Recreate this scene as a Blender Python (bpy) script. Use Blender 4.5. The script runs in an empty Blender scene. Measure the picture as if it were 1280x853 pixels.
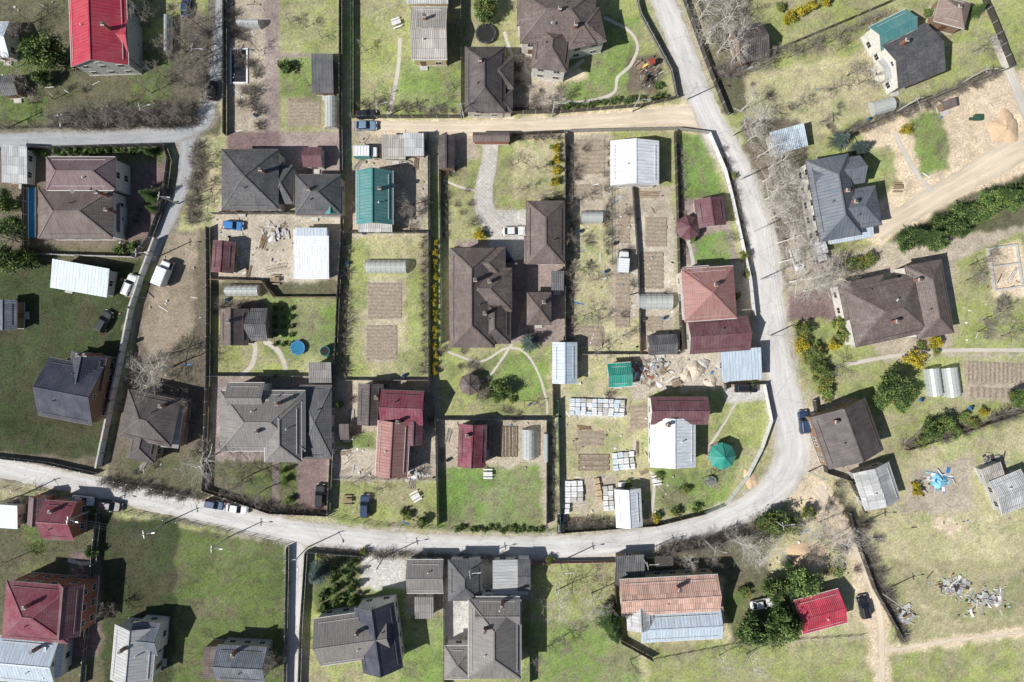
import bpy, math, random
import numpy as np
from mathutils import Vector
random.seed(7); rng=np.random.default_rng(7)
S=0.16; PX=640.0; PY=426.5
H=S*1280*24/36.0
sc=bpy.context.scene
COL=sc.collection
def G(px,py): return ((px-PX)*S,(PY-py)*S)
def R(px,py,z):
    k=(H-z)/H
    return ((px-PX)*S*k,(PY-py)*S*k)

# ------------------------------------------------------------ materials
def newmat(name):
    m=bpy.data.materials.new(name); m.use_nodes=True
    nt=m.node_tree; b=nt.nodes['Principled BSDF']
    return m,nt,b
def nd(nt,t,**k):
    n=nt.nodes.new(t)
    for a,v in k.items(): setattr(n,a,v)
    return n
def mixc(nt,mode,fac,a,b):
    n=nt.nodes.new('ShaderNodeMix'); n.data_type='RGBA'; n.blend_type=mode
    for i,v in ((0,fac),(6,a),(7,b)):
        if isinstance(v,(int,float)): n.inputs[i].default_value=v
        elif isinstance(v,tuple): n.inputs[i].default_value=(*v[:3],1)
        else: nt.links.new(v,n.inputs[i])
    return n.outputs[2]
def mth(nt,op,a,b=None):
    n=nt.nodes.new('ShaderNodeMath'); n.operation=op
    for i,v in enumerate((a,b)):
        if v is None: continue
        if isinstance(v,(int,float)): n.inputs[i].default_value=v
        else: nt.links.new(v,n.inputs[i])
    return n.outputs[0]
def noise(nt,vec,scale,detail=3,rough=.6):
    n=nt.nodes.new('ShaderNodeTexNoise'); n.inputs['Scale'].default_value=scale
    n.inputs['Detail'].default_value=detail; n.inputs['Roughness'].default_value=rough
    if vec is not None: nt.links.new(vec,n.inputs['Vector'])
    return n.outputs[0]
def ramp(nt,v,lo,hi,a=0.,b=1.):
    n=nt.nodes.new('ShaderNodeMapRange'); nt.links.new(v,n.inputs[0])
    n.inputs[1].default_value=lo;n.inputs[2].default_value=hi;n.inputs[3].default_value=a;n.inputs[4].default_value=b
    return n.outputs[0]
def bump(nt,b,h,st,dist=.05):
    n=nt.nodes.new('ShaderNodeBump'); n.inputs['Strength'].default_value=st; n.inputs['Distance'].default_value=dist
    nt.links.new(h,n.inputs['Height']); nt.links.new(n.outputs[0],b.inputs['Normal'])
_mc={}
def M(name,col,rough=.8,var=.25,scale=3.,metal=0.,alpha=None):
    if name in _mc: return _mc[name]
    m,nt,b=newmat(name)
    tc=nd(nt,'ShaderNodeTexCoord')
    n1=noise(nt,tc.outputs['Object'],scale,3)
    f=ramp(nt,n1,.3,.7,1-var,1+var)
    c=mixc(nt,'MULTIPLY',1.,tuple(col),f)
    nt.links.new(c,b.inputs['Base Color'])
    b.inputs['Roughness'].default_value=rough; b.inputs['Metallic'].default_value=metal
    if alpha is not None: b.inputs['Alpha'].default_value=alpha
    _mc[name]=m; return m
def roofmat(name,col,kind='tile',weather=.3,rough=.55):
    key='roof_'+name+kind
    if key in _mc: return _mc[key]
    m,nt,b=newmat(key)
    uv=nd(nt,'ShaderNodeUVMap'); sp=nd(nt,'ShaderNodeSeparateXYZ'); nt.links.new(uv.outputs[0],sp.inputs[0])
    u,v=sp.outputs[0],sp.outputs[1]
    tc=nd(nt,'ShaderNodeTexCoord')
    big=noise(nt,tc.outputs['Object'],.35,4,.65)
    fine=noise(nt,tc.outputs['Object'],5.,2)
    cb=nd(nt,'ShaderNodeCombineXYZ'); nt.links.new(mth(nt,'MULTIPLY',u,1.6),cb.inputs[0]); nt.links.new(mth(nt,'MULTIPLY',v,.16),cb.inputs[1])
    streak=noise(nt,cb.outputs[0],1.5,3,.7)
    c=mixc(nt,'MIX',ramp(nt,big,.35,.75,0,weather),tuple(col),(.42,.4,.37))
    c=mixc(nt,'MULTIPLY',1.,c,ramp(nt,streak,.25,.75,.72,1.28))
    c=mixc(nt,'MULTIPLY',1.,c,ramp(nt,fine,.25,.75,.84,1.16))
    if kind=='tile':
        fr=mth(nt,'FRACT',mth(nt,'MULTIPLY',v,1/.4)); fu=mth(nt,'SINE',mth(nt,'MULTIPLY',u,2*math.pi/.5))
        h=mth(nt,'ADD',fr,mth(nt,'MULTIPLY',fu,.3))
        c=mixc(nt,'MULTIPLY',1.,c,ramp(nt,fr,0,1,1.1,.86))
        bump(nt,b,h,.5,.05)
    elif kind=='seam':
        fu=mth(nt,'FRACT',mth(nt,'MULTIPLY',u,1/.62)); l=mth(nt,'LESS_THAN',fu,.14)
        c=mixc(nt,'MULTIPLY',mth(nt,'MULTIPLY',l,.45),c,(.35,.36,.4))
        bump(nt,b,l,.6,.06)
    elif kind=='corr':
        fu=mth(nt,'SINE',mth(nt,'MULTIPLY',u,2*math.pi/.36)); fv=mth(nt,'FRACT',mth(nt,'MULTIPLY',v,1/1.7))
        fs=mth(nt,'FLOOR',mth(nt,'MULTIPLY',u,1/1.1)); wn=nd(nt,'ShaderNodeTexWhiteNoise'); wn.noise_dimensions='1D'
        nt.links.new(mth(nt,'ADD',fs,mth(nt,'MULTIPLY',mth(nt,'FLOOR',mth(nt,'MULTIPLY',v,1/1.7)),13.3)),wn.inputs['W'])
        c=mixc(nt,'MULTIPLY',1.,c,ramp(nt,wn.outputs[0],0,1,.78,1.16))
        c=mixc(nt,'MULTIPLY',mth(nt,'MULTIPLY',mth(nt,'LESS_THAN',fv,.06),.5),c,(.4,.4,.4))
        bump(nt,b,fu,.5,.05)
    elif kind=='shingle':
        br=nd(nt,'ShaderNodeTexBrick'); nt.links.new(uv.outputs[0],br.inputs['Vector'])
        br.inputs['Scale'].default_value=1.; br.inputs['Brick Width'].default_value=.5; br.inputs['Row Height'].default_value=.3
        br.inputs['Mortar Size'].default_value=.03; br.inputs['Color1'].default_value=(1.2,1.17,1.15,1); br.inputs['Color2'].default_value=(.78,.79,.81,1); br.inputs['Mortar'].default_value=(.55,.55,.55,1)
        c=mixc(nt,'MULTIPLY',1.,c,br.outputs[0]); bump(nt,b,br.outputs[1],.3,.03)
    nt.links.new(c,b.inputs['Base Color'])
    b.inputs['Roughness'].default_value=rough
    b.inputs['Specular IOR Level'].default_value=.4
    _mc[key]=m; return m
PAL=dict(brown=(.15,.115,.105),dbrown=(.085,.068,.068),grey=(.2,.188,.182),dgrey=(.088,.09,.1),navy=(.04,.045,.075),
 red=(.46,.04,.075),maroon=(.2,.035,.065),dmaroon=(.135,.05,.065),lred=(.34,.165,.15),white=(.76,.8,.84),lblue=(.5,.59,.68),
 teal=(.07,.25,.25),green=(.02,.3,.23),lgrey=(.45,.46,.47),slate=(.13,.155,.19),pink=(.56,.35,.28),cor=(.4,.37,.34),lbrown=(.27,.2,.17),purple=(.18,.12,.135))
def RM(s):
    col,_,k=s.partition(':'); return roofmat(col,PAL[col],k or 'tile',.15 if col in('navy','red','white') else .25,.45 if col in('white','lblue') else .6)
WALLS=dict(w=(.68,.66,.61),y=(.55,.45,.27),b=(.34,.14,.09),d=(.27,.18,.12),g=(.4,.4,.39),c=(.56,.52,.46))
def WM(k): return M('wall_'+k,WALLS[k],.85,.18,2.)
TRIM=M('white_trim',(.66,.65,.62),.6,.1); DTRIM=M('dark_trim',(.12,.095,.085),.6,.15)
GLASS,_nt,_b=newmat('window_glass'); _b.inputs['Base Color'].default_value=(.02,.03,.04,1); _b.inputs['Roughness'].default_value=.08
WOOD=M('weathered_wood',(.3,.22,.15),.85,.35,4); GWOOD=M('grey_wood',(.38,.36,.32),.9,.3,4); CONC=M('concrete',(.5,.49,.46),.9,.18,1.5)
BRICK=M('chimney_brick',(.3,.13,.09),.9,.25,5); STEEL=M('galvanised_steel',(.52,.53,.54),.45,.15,3,.4)
DARKM=M('dark_fence_metal',(.06,.055,.052),.55,.2,2); GREENM=M('green_fence_metal',(.04,.1,.065),.5,.2,2); WHITEM=M('white_paint',(.76,.77,.78),.5,.12,2)
REDM=M('red_brown_metal',(.2,.055,.045),.5,.2,2); BLUEM=M('blue_plastic',(.04,.2,.5),.4,.15); TYRE=M('tyre_rubber',(.02,.02,.02),.9,.1); SOIL=M('garden_soil',(.33,.275,.21),.95,.3,2.2)

# ------------------------------------------------------------ mesh builder
class MB:
    def __init__(s): s.v=[];s.f=[];s.m=[];s.mats=[];s.t=(0,0,0,1,0)
    def T(s,x=0,y=0,z=0,ang=0):
        a=math.radians(ang); s.t=(x,y,z,math.cos(a),math.sin(a)); return s
    def mi(s,m):
        if m not in s.mats: s.mats.append(m)
        return s.mats.index(m)
    def add(s,pts):
        x0,y0,z0,c,n=s.t; i=len(s.v)
        for p in pts: s.v.append((x0+p[0]*c-p[1]*n,y0+p[0]*n+p[1]*c,z0+p[2]))
        return i
    def face(s,pts,m):
        i=s.add(pts); s.f.append(tuple(range(i,i+len(pts)))); s.m.append(s.mi(m))
    def box(s,c,sz,m,ang=0,taper=1.):
        hx,hy,hz=sz[0]/2,sz[1]/2,sz[2]/2; a=math.radians(ang); ca,sa=math.cos(a),math.sin(a)
        P=[]
        for dz in(-1,1):
            k=taper if dz>0 else 1
            for dx,dy in((-1,-1),(1,-1),(1,1),(-1,1)):
                x,y=dx*hx*k,dy*hy*k; P.append((c[0]+x*ca-y*sa,c[1]+x*sa+y*ca,c[2]+dz*hz))
        i=s.add(P); k=s.mi(m)
        for q in((3,2,1,0),(4,5,6,7),(0,1,5,4),(1,2,6,5),(2,3,7,6),(3,0,4,7)):
            s.f.append(tuple(i+j for j in q)); s.m.append(k)
    def tube(s,p,q,r1,r2,n,m,cap=True):
        p=Vector(p);q=Vector(q);d=(q-p)
        if d.length<1e-6: return
        d.normalize(); u=d.orthogonal().normalized(); w=d.cross(u)
        P=[]
        for c,r in((p,r1),(q,r2)):
            for j in range(n):
                a=2*math.pi*j/n; P.append(tuple(c+u*(math.cos(a)*r)+w*(math.sin(a)*r)))
        i=s.add(P); k=s.mi(m)
        for j in range(n):
            s.f.append((i+j,i+(j+1)%n,i+n+(j+1)%n,i+n+j)); s.m.append(k)
        if cap:
            s.f.append(tuple(i+n+j for j in range(n))); s.m.append(k)
            s.f.append(tuple(i+n-1-j for j in range(n))); s.m.append(k)
    def beam(s,p,q,w,h,m):
        p=Vector(p);q=Vector(q);d=(q-p); L=d.length
        if L<1e-5: return
        d.normalize(); sd=d.cross(Vector((0,0,1)))
        if sd.length<1e-4: sd=Vector((1,0,0))
        sd.normalize(); up=sd.cross(d); P=[]
        for c in(p,q):
            for a,b in((-1,-1),(1,-1),(1,1),(-1,1)): P.append(tuple(c+sd*(a*w/2)+up*(b*h/2)))
        i=s.add(P);k=s.mi(m)
        for qd in((3,2,1,0),(4,5,6,7),(0,1,5,4),(1,2,6,5),(2,3,7,6),(3,0,4,7)):
            s.f.append(tuple(i+j for j in qd)); s.m.append(k)
    def mesh(s,name,uv=False,smooth=False):
        me=bpy.data.meshes.new(name); me.from_pydata(s.v,[],s.f)
        for m in s.mats: me.materials.append(m)
        me.polygons.foreach_set('material_index',s.m)
        if smooth: me.polygons.foreach_set('use_smooth',[True]*len(s.f))
        if uv:
            l=me.uv_layers.new(name='UVMap'); out=np.zeros(len(me.loops)*2,dtype=np.float32)
            for p in me.polygons:
                n=p.normal.copy()
                if n.z<0: n=-n
                uu=Vector((0,0,1)).cross(n)
                if uu.length<1e-3: uu=Vector((1,0,0))
                uu.normalize(); vv=n.cross(uu)
                for li in p.loop_indices:
                    co=me.vertices[me.loops[li].vertex_index].co
                    out[2*li]=co.dot(uu); out[2*li+1]=co.dot(vv)
            l.data.foreach_set('uv',out)
        me.update(); return me
    def obj(s,name,parent=None,loc=(0,0,0),uv=False,smooth=False):
        o=bpy.data.objects.new(name,s.mesh(name,uv,smooth)); o.location=loc; COL.objects.link(o)
        if parent: o.parent=parent
        return o
def empty(name,loc):
    e=bpy.data.objects.new(name,None); e.empty_display_size=.5; e.location=loc; COL.objects.link(e); return e

# ------------------------------------------------------------ ground colouring
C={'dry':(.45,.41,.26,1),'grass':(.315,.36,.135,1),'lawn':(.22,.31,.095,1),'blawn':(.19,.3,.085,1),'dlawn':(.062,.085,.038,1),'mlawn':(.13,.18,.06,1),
 'dgrass':(.13,.135,.08,1),'dirt':(.44,.385,.31,.2),'ddirt':(.17,.145,.115,.45),'soil':(.33,.275,.21,.1),'sand':(.62,.52,.39,0),'lsand':(.68,.56,.41,0),
 'paver':(.33,.27,.25,0),'bpaver':(.22,.16,.155,0),'lpaver':(.54,.52,.49,0),'conc':(.54,.53,.5,0),'lot':(.5,.45,.37,.05),'field':(.43,.425,.235,1),'fieldd':(.34,.335,.185,1)}
def rect(x0,y0,x1,y1): return [(x0,y0),(x1,y0),(x1,y1),(x0,y1)]
PATCH=[
('dgrass',rect(-60,-60,275,172)),('grass',rect(165,-60,262,60)),('mlawn',rect(160,55,235,140)),('mlawn',rect(-60,40,60,150)),('ddirt',rect(60,145,262,166)),('ddirt',rect(215,20,264,140)),
('ddirt',rect(-60,186,40,330)),('ddirt',rect(35,186,212,318)),('bpaver',rect(146,204,207,297)),('mlawn',rect(150,180,205,204)),
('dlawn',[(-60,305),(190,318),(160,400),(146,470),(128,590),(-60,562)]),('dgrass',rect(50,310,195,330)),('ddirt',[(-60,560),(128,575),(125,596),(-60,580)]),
('ddirt',[(214,288),(262,288),(266,470),(262,620),(130,600),(146,520),(166,420),(200,320)]),('soil',[(214,290),(250,290),(240,420),(190,450),(176,410)]),('dgrass',[(150,560),(262,560),(262,615),(140,600)]),
('dirt',rect(285,-60,335,168)),('grass',rect(338,-60,426,70)),('lawn',rect(350,70,404,125)),('soil',rect(357,124,404,160)),('paver',rect(331,-60,350,168)),('paver',rect(348,66,392,72)),
('bpaver',rect(284,165,432,190)),('paver',rect(350,165,432,218)),('dirt',rect(270,255,430,272)),
('lot',rect(266,270,428,352)),('dgrass',rect(266,350,425,372)),('grass',rect(266,372,422,470)),('lawn',rect(332,372,422,450)),('ddirt',rect(266,375,335,395)),
('paver',rect(266,470,416,590)),('dgrass',rect(266,575,345,642)),('mlawn',rect(290,590,340,630)),('mlawn',rect(348,575,374,642)),('bpaver',rect(372,570,410,642)),
('grass',rect(443,-60,576,148)),('lawn',rect(500,75,574,145)),('dirt',rect(443,148,560,215)),('dirt',rect(432,213,536,294)),('lot',rect(495,235,532,290)),('field',rect(430,294,536,472)),('grass',rect(430,294,460,472)),('grass',rect(508,294,536,480)),
('dirt',rect(458,350,506,402)),('dirt',rect(455,404,498,452)),('dirt',rect(420,472,548,602)),('lot',rect(418,560,470,625)),('grass',rect(418,602,548,660)),('lawn',rect(425,540,470,560)),
('grass',rect(578,-60,842,146)),('dirt',rect(642,60,700,140)),('lawn',rect(702,20,800,126)),('ddirt',rect(785,70,826,116)),('lsand',rect(700,86,735,100)),
('grass',rect(550,178,602,300)),('dirt',rect(550,165,600,200)),('grass',rect(618,172,702,272)),('field',rect(640,180,695,250)),('paver',rect(556,300,706,440)),('lpaver',rect(612,262,662,330)),('field',rect(552,300,570,440)),
('grass',rect(550,430,690,524)),('lawn',rect(600,445,685,500)),('dirt',rect(548,520,690,590)),('blawn',rect(549,583,676,658)),('dirt',rect(676,520,700,660)),
('dirt',rect(707,168,766,442)),('field',rect(707,280,766,400)),('dirt',rect(764,232,843,444)),('lot',rect(790,270,840,400)),('grass',rect(764,165,843,180)),('field',rect(722,400,800,450)),
('blawn',[(845,166),(880,166),(905,250),(905,275),(850,262)]),('paver',[(845,250),(905,246),(918,300),(925,345),(852,345)]),('blawn',[(866,300),(905,286),(916,340),(866,334)]),('dirt',rect(846,330,940,446)),
('field',rect(690,440,842,662)),('lot',rect(790,440,905,500)),('conc',rect(718,497,782,523)),('dirt',rect(700,596,735,640)),('soil',rect(785,505,812,540)),('dirt',rect(737,596,770,640)),
('grass',[(812,490),(955,484),(960,530),(936,590),(900,636),(830,650),(812,620)]),('lawn',[(815,585),(890,590),(930,560),(905,632),(830,640)]),('conc',[(905,484),(955,482),(958,500),(908,505)]),
('grass',[(850,-60),(1340,-60),(1340,100),(1260,90),(1040,178),(925,150)]),('dgrass',[(855,-60),(925,-60),(950,60),(930,140),(905,140)]),('field',[(930,95),(1100,60),(1130,130),(1020,170),(935,150)]),
('lsand',[(1180,122),(1290,80),(1340,120),(1340,240),(1235,246),(1130,290),(1105,305),(1085,275),(1100,190),(1075,165)]),('grass',[(1065,190),(1112,182),(1125,225),(1095,250),(1066,240)]),('lawn',[(1135,148),(1178,132),(1186,210),(1150,222)]),
('ddirt',[(925,150),(1000,150),(1010,200),(1010,290),(1060,330),(1060,365),(985,368),(960,330),(940,250)]),('dirt',[(985,280),(1010,300),(1060,330),(1040,350),(985,350)]),('dgrass',[(1100,270),(1280,220),(1340,240),(1340,280),(1120,320)]),
('dirt',[(985,330),(1110,305),(1220,290),(1340,270),(1340,450),(985,450)]),('grass',[(1195,325),(1340,260),(1340,440),(1190,440)]),('lsand',[(1235,310),(1275,300),(1290,370),(1240,370)]),
('bpaver',[(985,368),(1070,355),(1100,400),(1060,400),(985,402)]),('grass',[(990,402),(1060,402),(1100,450),(1340,445),(1340,590),(1110,600),(1010,510)]),
('dirt',rect(1205,450,1300,502)),('soil',rect(1206,452,1290,480)),('dirt',[(1010,490),(1060,500),(1110,560),(1060,600),(1015,590)]),('field',[(1110,575),(1340,510),(1340,900),(1110,900),(1060,650)]),('fieldd',[(1110,700),(1340,700),(1340,800),(1120,800)]),('grass',[(1100,820),(1340,790),(1340,900),(1100,900)]),('dirt',[(1140,590),(1220,570),(1215,640),(1130,640)]),
('lsand',[(1000,590),(1030,600),(1075,670),(1110,760),(1115,900),(1095,900),(1080,780),(1050,700),(1020,650),(980,625)]),
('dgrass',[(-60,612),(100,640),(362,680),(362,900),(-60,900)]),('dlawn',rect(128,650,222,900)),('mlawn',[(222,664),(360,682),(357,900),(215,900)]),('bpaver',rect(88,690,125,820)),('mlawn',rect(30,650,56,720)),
('grass',[(385,688),(508,694),(508,900),(385,900)]),('mlawn',rect(394,692,452,765)),('conc',rect(452,695,510,738)),('lawn',rect(450,737,510,765)),('lawn',rect(498,770,560,900)),('dirt',rect(505,695,560,765)),('conc',rect(556,745,585,810)),
('conc',rect(556,695,664,750)),('grass',[(662,698),(770,700),(775,770),(662,770)]),('lawn',[(655,780),(775,770),(820,810),(820,900),(655,900)]),('field',[(770,695),(1000,640),(1060,700),(1080,780),(1100,900),(815,900),(780,760)]),('dgrass',[(780,690),(960,650),(960,730),(900,760),(905,720),(800,720)]),
('mlawn',[(900,740),(1000,720),(1010,780),(920,810)]),('lsand',[(985,685),(1030,680),(1035,710),(980,705)]),('grass',[(810,805),(1080,800),(1095,900),(810,900)]),
# faint worn trails in the field
('dry',[(1120,640),(1190,668),(1280,690),(1280,694),(1190,673),(1120,646)]),('dry',[(1100,690),(1150,700),(1190,725),(1190,730),(1148,706),(1100,696)]),('lsand',[(1170,640),(1200,655),(1195,672),(1168,660)]),('dry',[(1130,745),(1200,775),(1280,770),(1280,774),(1200,780),(1130,751)]),
]
ROADS=[
('main_road',[(-80,572),(0,584),(60,597),(130,611),(200,627),(280,646),(360,663),(440,675),(540,683),(640,686),(740,683),(820,672),(885,656),(935,635),(972,606),(990,570),(988,530),(978,480),(968,430),(960,370),(952,310),(936,250),(916,200),(890,155),(868,105),(848,50),(828,0),(800,-60)],[25,25,26,27,28,28,29,30,30,30,30,30,30,32,40,46,42,38,36,38,42,36,32,34,32,30,28,28],.024,'a'),
('side_road',[(470,158),(540,160),(620,159),(700,156),(780,151),(840,146),(890,150)],[14,17,19,20,21,24,30],.018,'s'),
('west_road',[(-80,176),(0,176),(100,174),(190,171),(232,163),(256,146),(267,110),(272,60),(276,0),(278,-60)],[19,19,20,22,26,22,16,14,14,14],.020,'a'),
('lane',[(234,168),(233,200),(227,235),(213,272),(200,300),(190,325)],[24,19,18,17,14,10],.014,'a'),
('south_lane',[(371,668),(371,720),(369,780),(366,840),(364,900)],[20,18,17,16,16],.016,'a'),
('dirt_track',[(1020,610),(1050,650),(1075,700),(1098,760),(1102,820),(1100,900)],[16,12,9,8,8,8],.010,'s'),
('dirt_track',[(1100,815),(1180,802),(1280,790),(1360,780)],[5,4,4,4],.006,'s'),
('dirt_road',[(1095,290),(1130,270),(1180,240),(1230,212),(1290,178),(1360,150)],[26,26,28,32,36,36],.012,'s'),
('garden_path',[(613,178),(611,205),(605,235),(606,260),(618,280),(645,296)],[20,20,22,24,26,30],.014,'p'),
('garden_path',[(648,325),(652,360),(646,390),(640,425)],[18,14,12,10],.011,'b'),
('garden_path',[(500,48),(497,90),(486,145)],[5,5,6],.010,'c'),
('garden_path',[(300,470),(314,458),(319,440),(318,428)],[6,6,6,6],.010,'c'),
('garden_path',[(330,426),(345,436),(354,450),(357,464)],[7,7,6,6],.010,'c'),
('garden_path',[(630,40),(645,78),(672,96),(695,99),(712,88),(730,75)],[4,4,5,8,5,4],.010,'c'),
('garden_path',[(755,22),(785,38),(797,58),(788,82),(772,97),(765,118),(720,128),(690,120)],[4,4,4,4,4,4,4,4],.013,'c'),
('garden_path',[(554,225),(575,234),(600,240)],[3,3,3],.010,'c'),
('garden_path',[(560,440),(600,452),(632,436),(655,440),(672,465),(683,500),(684,518)],[3,3,3,3,3,3,3],.010,'c'),
('garden_path',[(600,478),(612,470),(627,450),(640,430)],[3,3,3,3],.015,'c'),
('garden_path',[(1058,456),(1100,448),(1150,441),(1200,438),(1300,438)],[5,5,5,5,5],.010,'c'),
('garden_path',[(1118,165),(1130,190),(1148,220),(1165,240)],[6,6,6,6],.016,'c'),
('concrete_path',[(1243,45),(1262,90),(1290,160)],[14,14,14],.018,'c'),
('garden_path',[(345,575),(344,640)],[9,9],.010,'b'),
('garden_path',[(860,300),(866,330),(858,345)],[5,5,6],.010,'c'),
('garden_path',[(925,495),(905,530),(885,560)],[3,3,3],.010,'c'),
('garden_path',[(85,700),(105,705),(122,700)],[5,5,5],.010,'c'),
('garden_path',[(815,640),(818,600),(812,590)],[4,4,4],.010,'c'),
]
def catmull(pts,ws,step=1.2):
    out=[]
    P=[pts[0]]+list(pts)+[pts[-1]]; W=[ws[0]]+list(ws)+[ws[-1]]
    for i in range(1,len(P)-2):
        p0,p1,p2,p3=[np.array(P[j],float) for j in(i-1,i,i+1,i+2)]
        n=max(2,int(np.linalg.norm(p2-p1)*S/step))
        for k in range(n):
            t=k/n; q=.5*((2*p1)+(-p0+p2)*t+(2*p0-5*p1+4*p2-p3)*t*t+(-p0+3*p1-3*p2+p3)*t**3)
            out.append((q[0],q[1],W[i]*(1-t)+W[i+1]*t))
    out.append((*pts[-1],ws[-1])); return out

def vnoise(x,y,cell,seed):
    r=np.random.default_rng(seed).random((256,256))
    X=x/cell+1000.37; Y=y/cell+1000.71; xi=np.floor(X).astype(int); yi=np.floor(Y).astype(int)
    fx=X-xi; fy=Y-yi; fx=fx*fx*(3-2*fx); fy=fy*fy*(3-2*fy)
    a=r[xi%256,yi%256];b=r[(xi+1)%256,yi%256];c=r[xi%256,(yi+1)%256];d=r[(xi+1)%256,(yi+1)%256]
    return (a*(1-fx)+b*fx)*(1-fy)+(c*(1-fx)+d*fx)*fy
def fbm(x,y,cell,seed): return (vnoise(x,y,cell,seed)*.5+vnoise(x,y,cell/2.1,seed+1)*.3+vnoise(x,y,cell/4.3,seed+2)*.2)
far=[135,160,220,350,700,1500]
gx=np.array([-f for f in far[::-1]]+list(np.arange(-118,118.01,.32))+far,float)
far2=[95,130,200,350,700,1500]
gy=np.array([-f for f in far2[::-1]]+list(np.arange(-84,84.01,.32))+far2,float)
XX,YY=np.meshgrid(gx,gy,indexing='ij'); NX,NY=XX.shape
wx=(fbm(XX,YY,2.2,11)-.5)*2.2+(fbm(XX,YY,.7,15)-.5)*.8; wy=(fbm(XX,YY,2.2,21)-.5)*2.2+(fbm(XX,YY,.7,25)-.5)*.8
qx=(XX+wx)/S+PX; qy=PY-(YY+wy)/S
ux=(XX+wx*.15)/S+PX; uy=PY-(YY+wy*.15)/S
col=np.zeros((NX,NY,4)); base=np.array(C['grass']); dryc=np.array(C['dry'])
f=np.clip((fbm(XX,YY,14,31)-.35)*2.5,0,1)[...,None]; col[:]=base*(1-f)+dryc*f
def inpoly(x,y,poly):
    ins=np.zeros(x.shape,bool); n=len(poly)
    for i in range(n):
        x1,y1=poly[i];x2,y2=poly[(i+1)%n]
        if y1==y2: continue
        c=((y1>y)!=(y2>y))&(x<(x2-x1)*(y-y1)/(y2-y1)+x1); ins^=c
    return ins
HARD={'paver','bpaver','lpaver','conc'}
for key,poly in PATCH:
    X,Y=(ux,uy) if key in HARD else (qx,qy)
    px=[p[0] for p in poly];py=[p[1] for p in poly]
    i0=max(0,np.searchsorted(gx,(min(px)-PX)*S-3)-1); i1=np.searchsorted(gx,(max(px)-PX)*S+3)+1
    j0=max(0,np.searchsorted(gy,(PY-max(py))*S-3)-1); j1=np.searchsorted(gy,(PY-min(py))*S+3)+1
    m=inpoly(X[i0:i1,j0:j1],Y[i0:i1,j0:j1],poly)
    sub=col[i0:i1,j0:j1]; sub[m]=C[key]
for name,pts,ws,z,k in ROADS:
    if k not in 'as': continue
    cm=catmull(pts,ws,1.5)
    for (a,b) in zip(cm[:-1],cm[1:]):
        w=(a[2]/2+3.5)
        i0=max(0,np.searchsorted(gx,(min(a[0],b[0])-PX-w)*S-1)-1); i1=np.searchsorted(gx,(max(a[0],b[0])-PX+w)*S+1)+1
        j0=max(0,np.searchsorted(gy,(PY-max(a[1],b[1])-w)*S-1)-1); j1=np.searchsorted(gy,(PY-min(a[1],b[1])+w)*S+1)+1
        X=qx[i0:i1,j0:j1];Y=qy[i0:i1,j0:j1]; dx,dy=b[0]-a[0],b[1]-a[1]; L=dx*dx+dy*dy+1e-9
        t=np.clip(((X-a[0])*dx+(Y-a[1])*dy)/L,0,1); d=np.hypot(X-a[0]-t*dx,Y-a[1]-t*dy)
        c=np.array(C['lsand'] if k=='s' else (.44,.41,.35,.15))
        if a[0]<300 and k=='a': c=np.array((.25,.23,.195,.3))
        sub=col[i0:i1,j0:j1]; sub[d<w]=c
for _ in range(2):
    c2=col.copy(); c2[1:-1,1:-1]=(col[1:-1,1:-1]*2+col[2:,1:-1]+col[:-2,1:-1]+col[1:-1,2:]+col[1:-1,:-2])/6; col=c2
ga=col[...,3:4]
lum=col[...,:3].mean(-1,keepdims=True)
for cell,seed,th,amt,tint in ((5.5,41,.5,.5,(1.5,1.35,.95)),(2.3,51,.52,.55,(1.25,1.06,.8)),(9,71,.55,.5,(1.35,1.2,.8)),(1.1,81,.58,.6,(.85,.74,.56)),(3.5,91,.58,.6,(.72,.9,.38))):
    p=np.clip((fbm(XX,YY,cell,seed)-th)*5,0,1)[...,None]*ga*amt
    col[...,:3]=col[...,:3]*(1-p)+np.array(tint)*lum*p
col[...,:3]*=(.76+.48*fbm(XX,YY,9,61))[...,None]
nz=(1-ga)*np.clip((fbm(XX,YY,3,101)-.55)*4,0,1)[...,None]*.2
col[...,:3]*=(1-nz)
col[...,:3]*=(.88+.24*rng.random((NX,NY)))[...,None]
me=bpy.data.meshes.new('ground'); nv=NX*NY
co=np.zeros((nv,3),np.float32); co[:,0]=XX.ravel(); co[:,1]=YY.ravel()
I=np.arange(nv).reshape(NX,NY); q=np.stack([I[:-1,:-1],I[1:,:-1],I[1:,1:],I[:-1,1:]],-1).reshape(-1,4)
nf=len(q); me.vertices.add(nv); me.vertices.foreach_set('co',co.ravel()); me.loops.add(nf*4); me.loops.foreach_set('vertex_index',q.ravel().astype(np.int32))
me.polygons.add(nf); me.polygons.foreach_set('loop_start',np.arange(0,nf*4,4,dtype=np.int32))
at=me.attributes.new('Col','FLOAT_COLOR','POINT'); at.data.foreach_set('color',col.reshape(-1,4).astype(np.float32).ravel())
me.update(calc_edges=True)
gm,nt,b=newmat('ground_grass_and_soil')
a=nd(nt,'ShaderNodeAttribute',attribute_name='Col'); tc=nd(nt,'ShaderNodeTexCoord')
n1=noise(nt,tc.outputs['Object'],2.6,4,.75); n2=noise(nt,tc.outputs['Object'],.55,3,.6); n3=noise(nt,tc.outputs['Object'],7.,2,.7)
c=mixc(nt,'MULTIPLY',1.,a.outputs['Color'],ramp(nt,n1,.3,.7,.64,1.38))
c=mixc(nt,'MULTIPLY',1.,c,ramp(nt,n2,.3,.7,.85,1.16))
c=mixc(nt,'MULTIPLY',1.,c,ramp(nt,n3,.3,.7,.78,1.22))
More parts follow.
